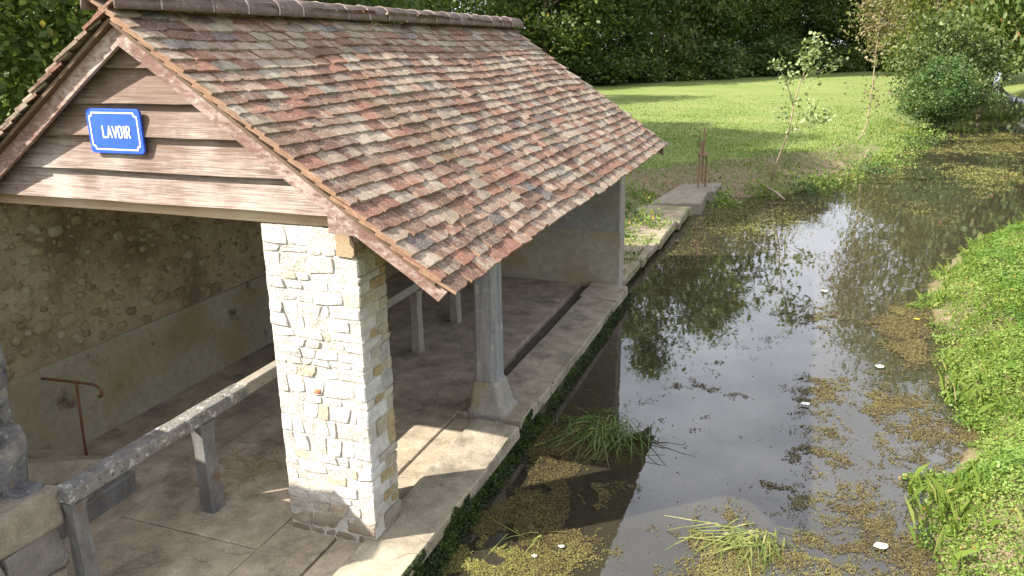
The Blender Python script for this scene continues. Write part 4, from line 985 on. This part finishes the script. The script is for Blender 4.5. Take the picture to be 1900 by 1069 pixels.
reed_tuft('reed_tuft', 'drooping dark green reed tuft in the water beside the quay', 1.22, 3.0, 210, .72, 'reed', (-2.5, -2.1, -1.5, -1.0, -2.7, -.6), .15)
reed_tuft('reed_tuft', 'flattened yellow-green reed tuft among floating weed at the bottom edge', 2.80, 1.45, 110, .55, 'reedy', (-2.4, -1.9, -1.3, -.8), .022)
reed_tuft('reed_stalks', 'few bright yellow-green stalks lying on weed near the quay', 1.05, .82, 9, .5, 'reedy', (-2.9, .3, -1.6), .03)
# ---- floating leaves and litter
def floater(label, cx, cy, s, col, name='floating_leaf', cat='leaf'):
    mb = MB(); n = 9; ring = []
    for k in range(n):
        a = 2*math.pi*k/n; r_ = s*(.65+.35*random.random())*(1 if k % 2 else .8); ring.append((cx+r_*math.cos(a), cy+r_*.8*math.sin(a), WZ+.022+random.uniform(0, .012)))
    mb.V = ring+[(cx, cy, WZ+.03)]; mb.V += [(x_, y_, z_-.004) for x_, y_, z_ in mb.V]
    for k in range(n):
        k1 = (k+1) % n; mb.F += [[k, k1, n], [n+1+k1, n+1+k, 2*n+1], [k, n+1+k, n+1+k1, k1]]
    tag(mb.obj(name, col), label, cat)
MAT['leaf_white'] = mat_plain('pale_leaf', (.62, .60, .54), (.8, .78, .72), 12, .7); MAT['leaf_yellow'] = mat_plain('yellow_leaf', (.55, .42, .04), (.7, .55, .08), 12, .6); MAT['leaf_red'] = mat_plain('red_leaf', (.36, .15, .09), (.45, .22, .14), 12, .6)
for a in (('white scrap floating at the bottom right near the bank', 3.84, 1.69, .075, 'leaf_white'), ('white scrap floating mid stream beside dark weed', 4.09, 5.89, .075, 'leaf_white'),
          ('pale elongated scrap floating in the middle of the stream', 3.2, 4.39, .065, 'leaf_white'), ('small white scrap in the weed next to the yellow stalks', 1.3, .80, .035, 'leaf_white'),
          ('small white scrap in the weed below the yellow stalks', 1.13, .60, .03, 'leaf_white'), ('yellow leaf floating at the bottom right corner bank', 4.22, 1.35, .05, 'leaf_yellow'),
          ('reddish leaf at the edge of the bank plants', 4.15, 3.0, .05, 'leaf_red'), ('yellow leaf floating beside the upper bank plants', 4.75, 8.1, .06, 'leaf_yellow'), ('pale leaf on the open water upstream', 3.45, 9.2, .07, 'leaf_white')):
    floater(a[0], a[1], a[2], a[3], MAT[a[4]])
# ---- sticks, straw on the floor, ridge moss
def stick(label, p0, p1, r_): tag(MB().tube([p0, ((Vector(p0)+Vector(p1))/2+Vector((.03, .02, .02))), p1], [r_, r_*.9, r_*.6], 6).obj('dead_branch', MAT['wood_stick'], smooth=True), label, 'branch')
stick('pale dead branch lying on the bank dirt behind the sluice', (.72, 19.6, .16), (1.1, 18.9, .05), .035)
stick('pale dead branch lying at the water line below the sapling', (1.95, 18.5, -.05), (2.5, 17.6, -.22), .038)
x = rng.normal(-1.75, .24, 170); y = rng.normal(.80, .22, 170)
tag(link('dry_straw', np_quads(blades(x, y, np.full(170, .006), rng.uniform(.008, .03, 170), rng.uniform(.004, .010, 170), 9.0), rng.uniform(0, 1, 170)), MAT['straw']), 'scattered dry reed litter on the floor behind the pillar', 'straw', kind='stuff')
C = np.stack([rng.normal(XR+.09, .035, 420), np.concatenate([rng.normal(3.3, .10, 280), rng.normal(3.8, .06, 140)]), ZR-.0+rng.normal(0, .03, 420)], 1)
tag(link('ridge_moss', np_quads(leaf_quads(C, rng.uniform(.015, .035, 420), .5, .7), rng.uniform(.3, 1, 420)), LEAF['grass'], roof), kind='stuff')
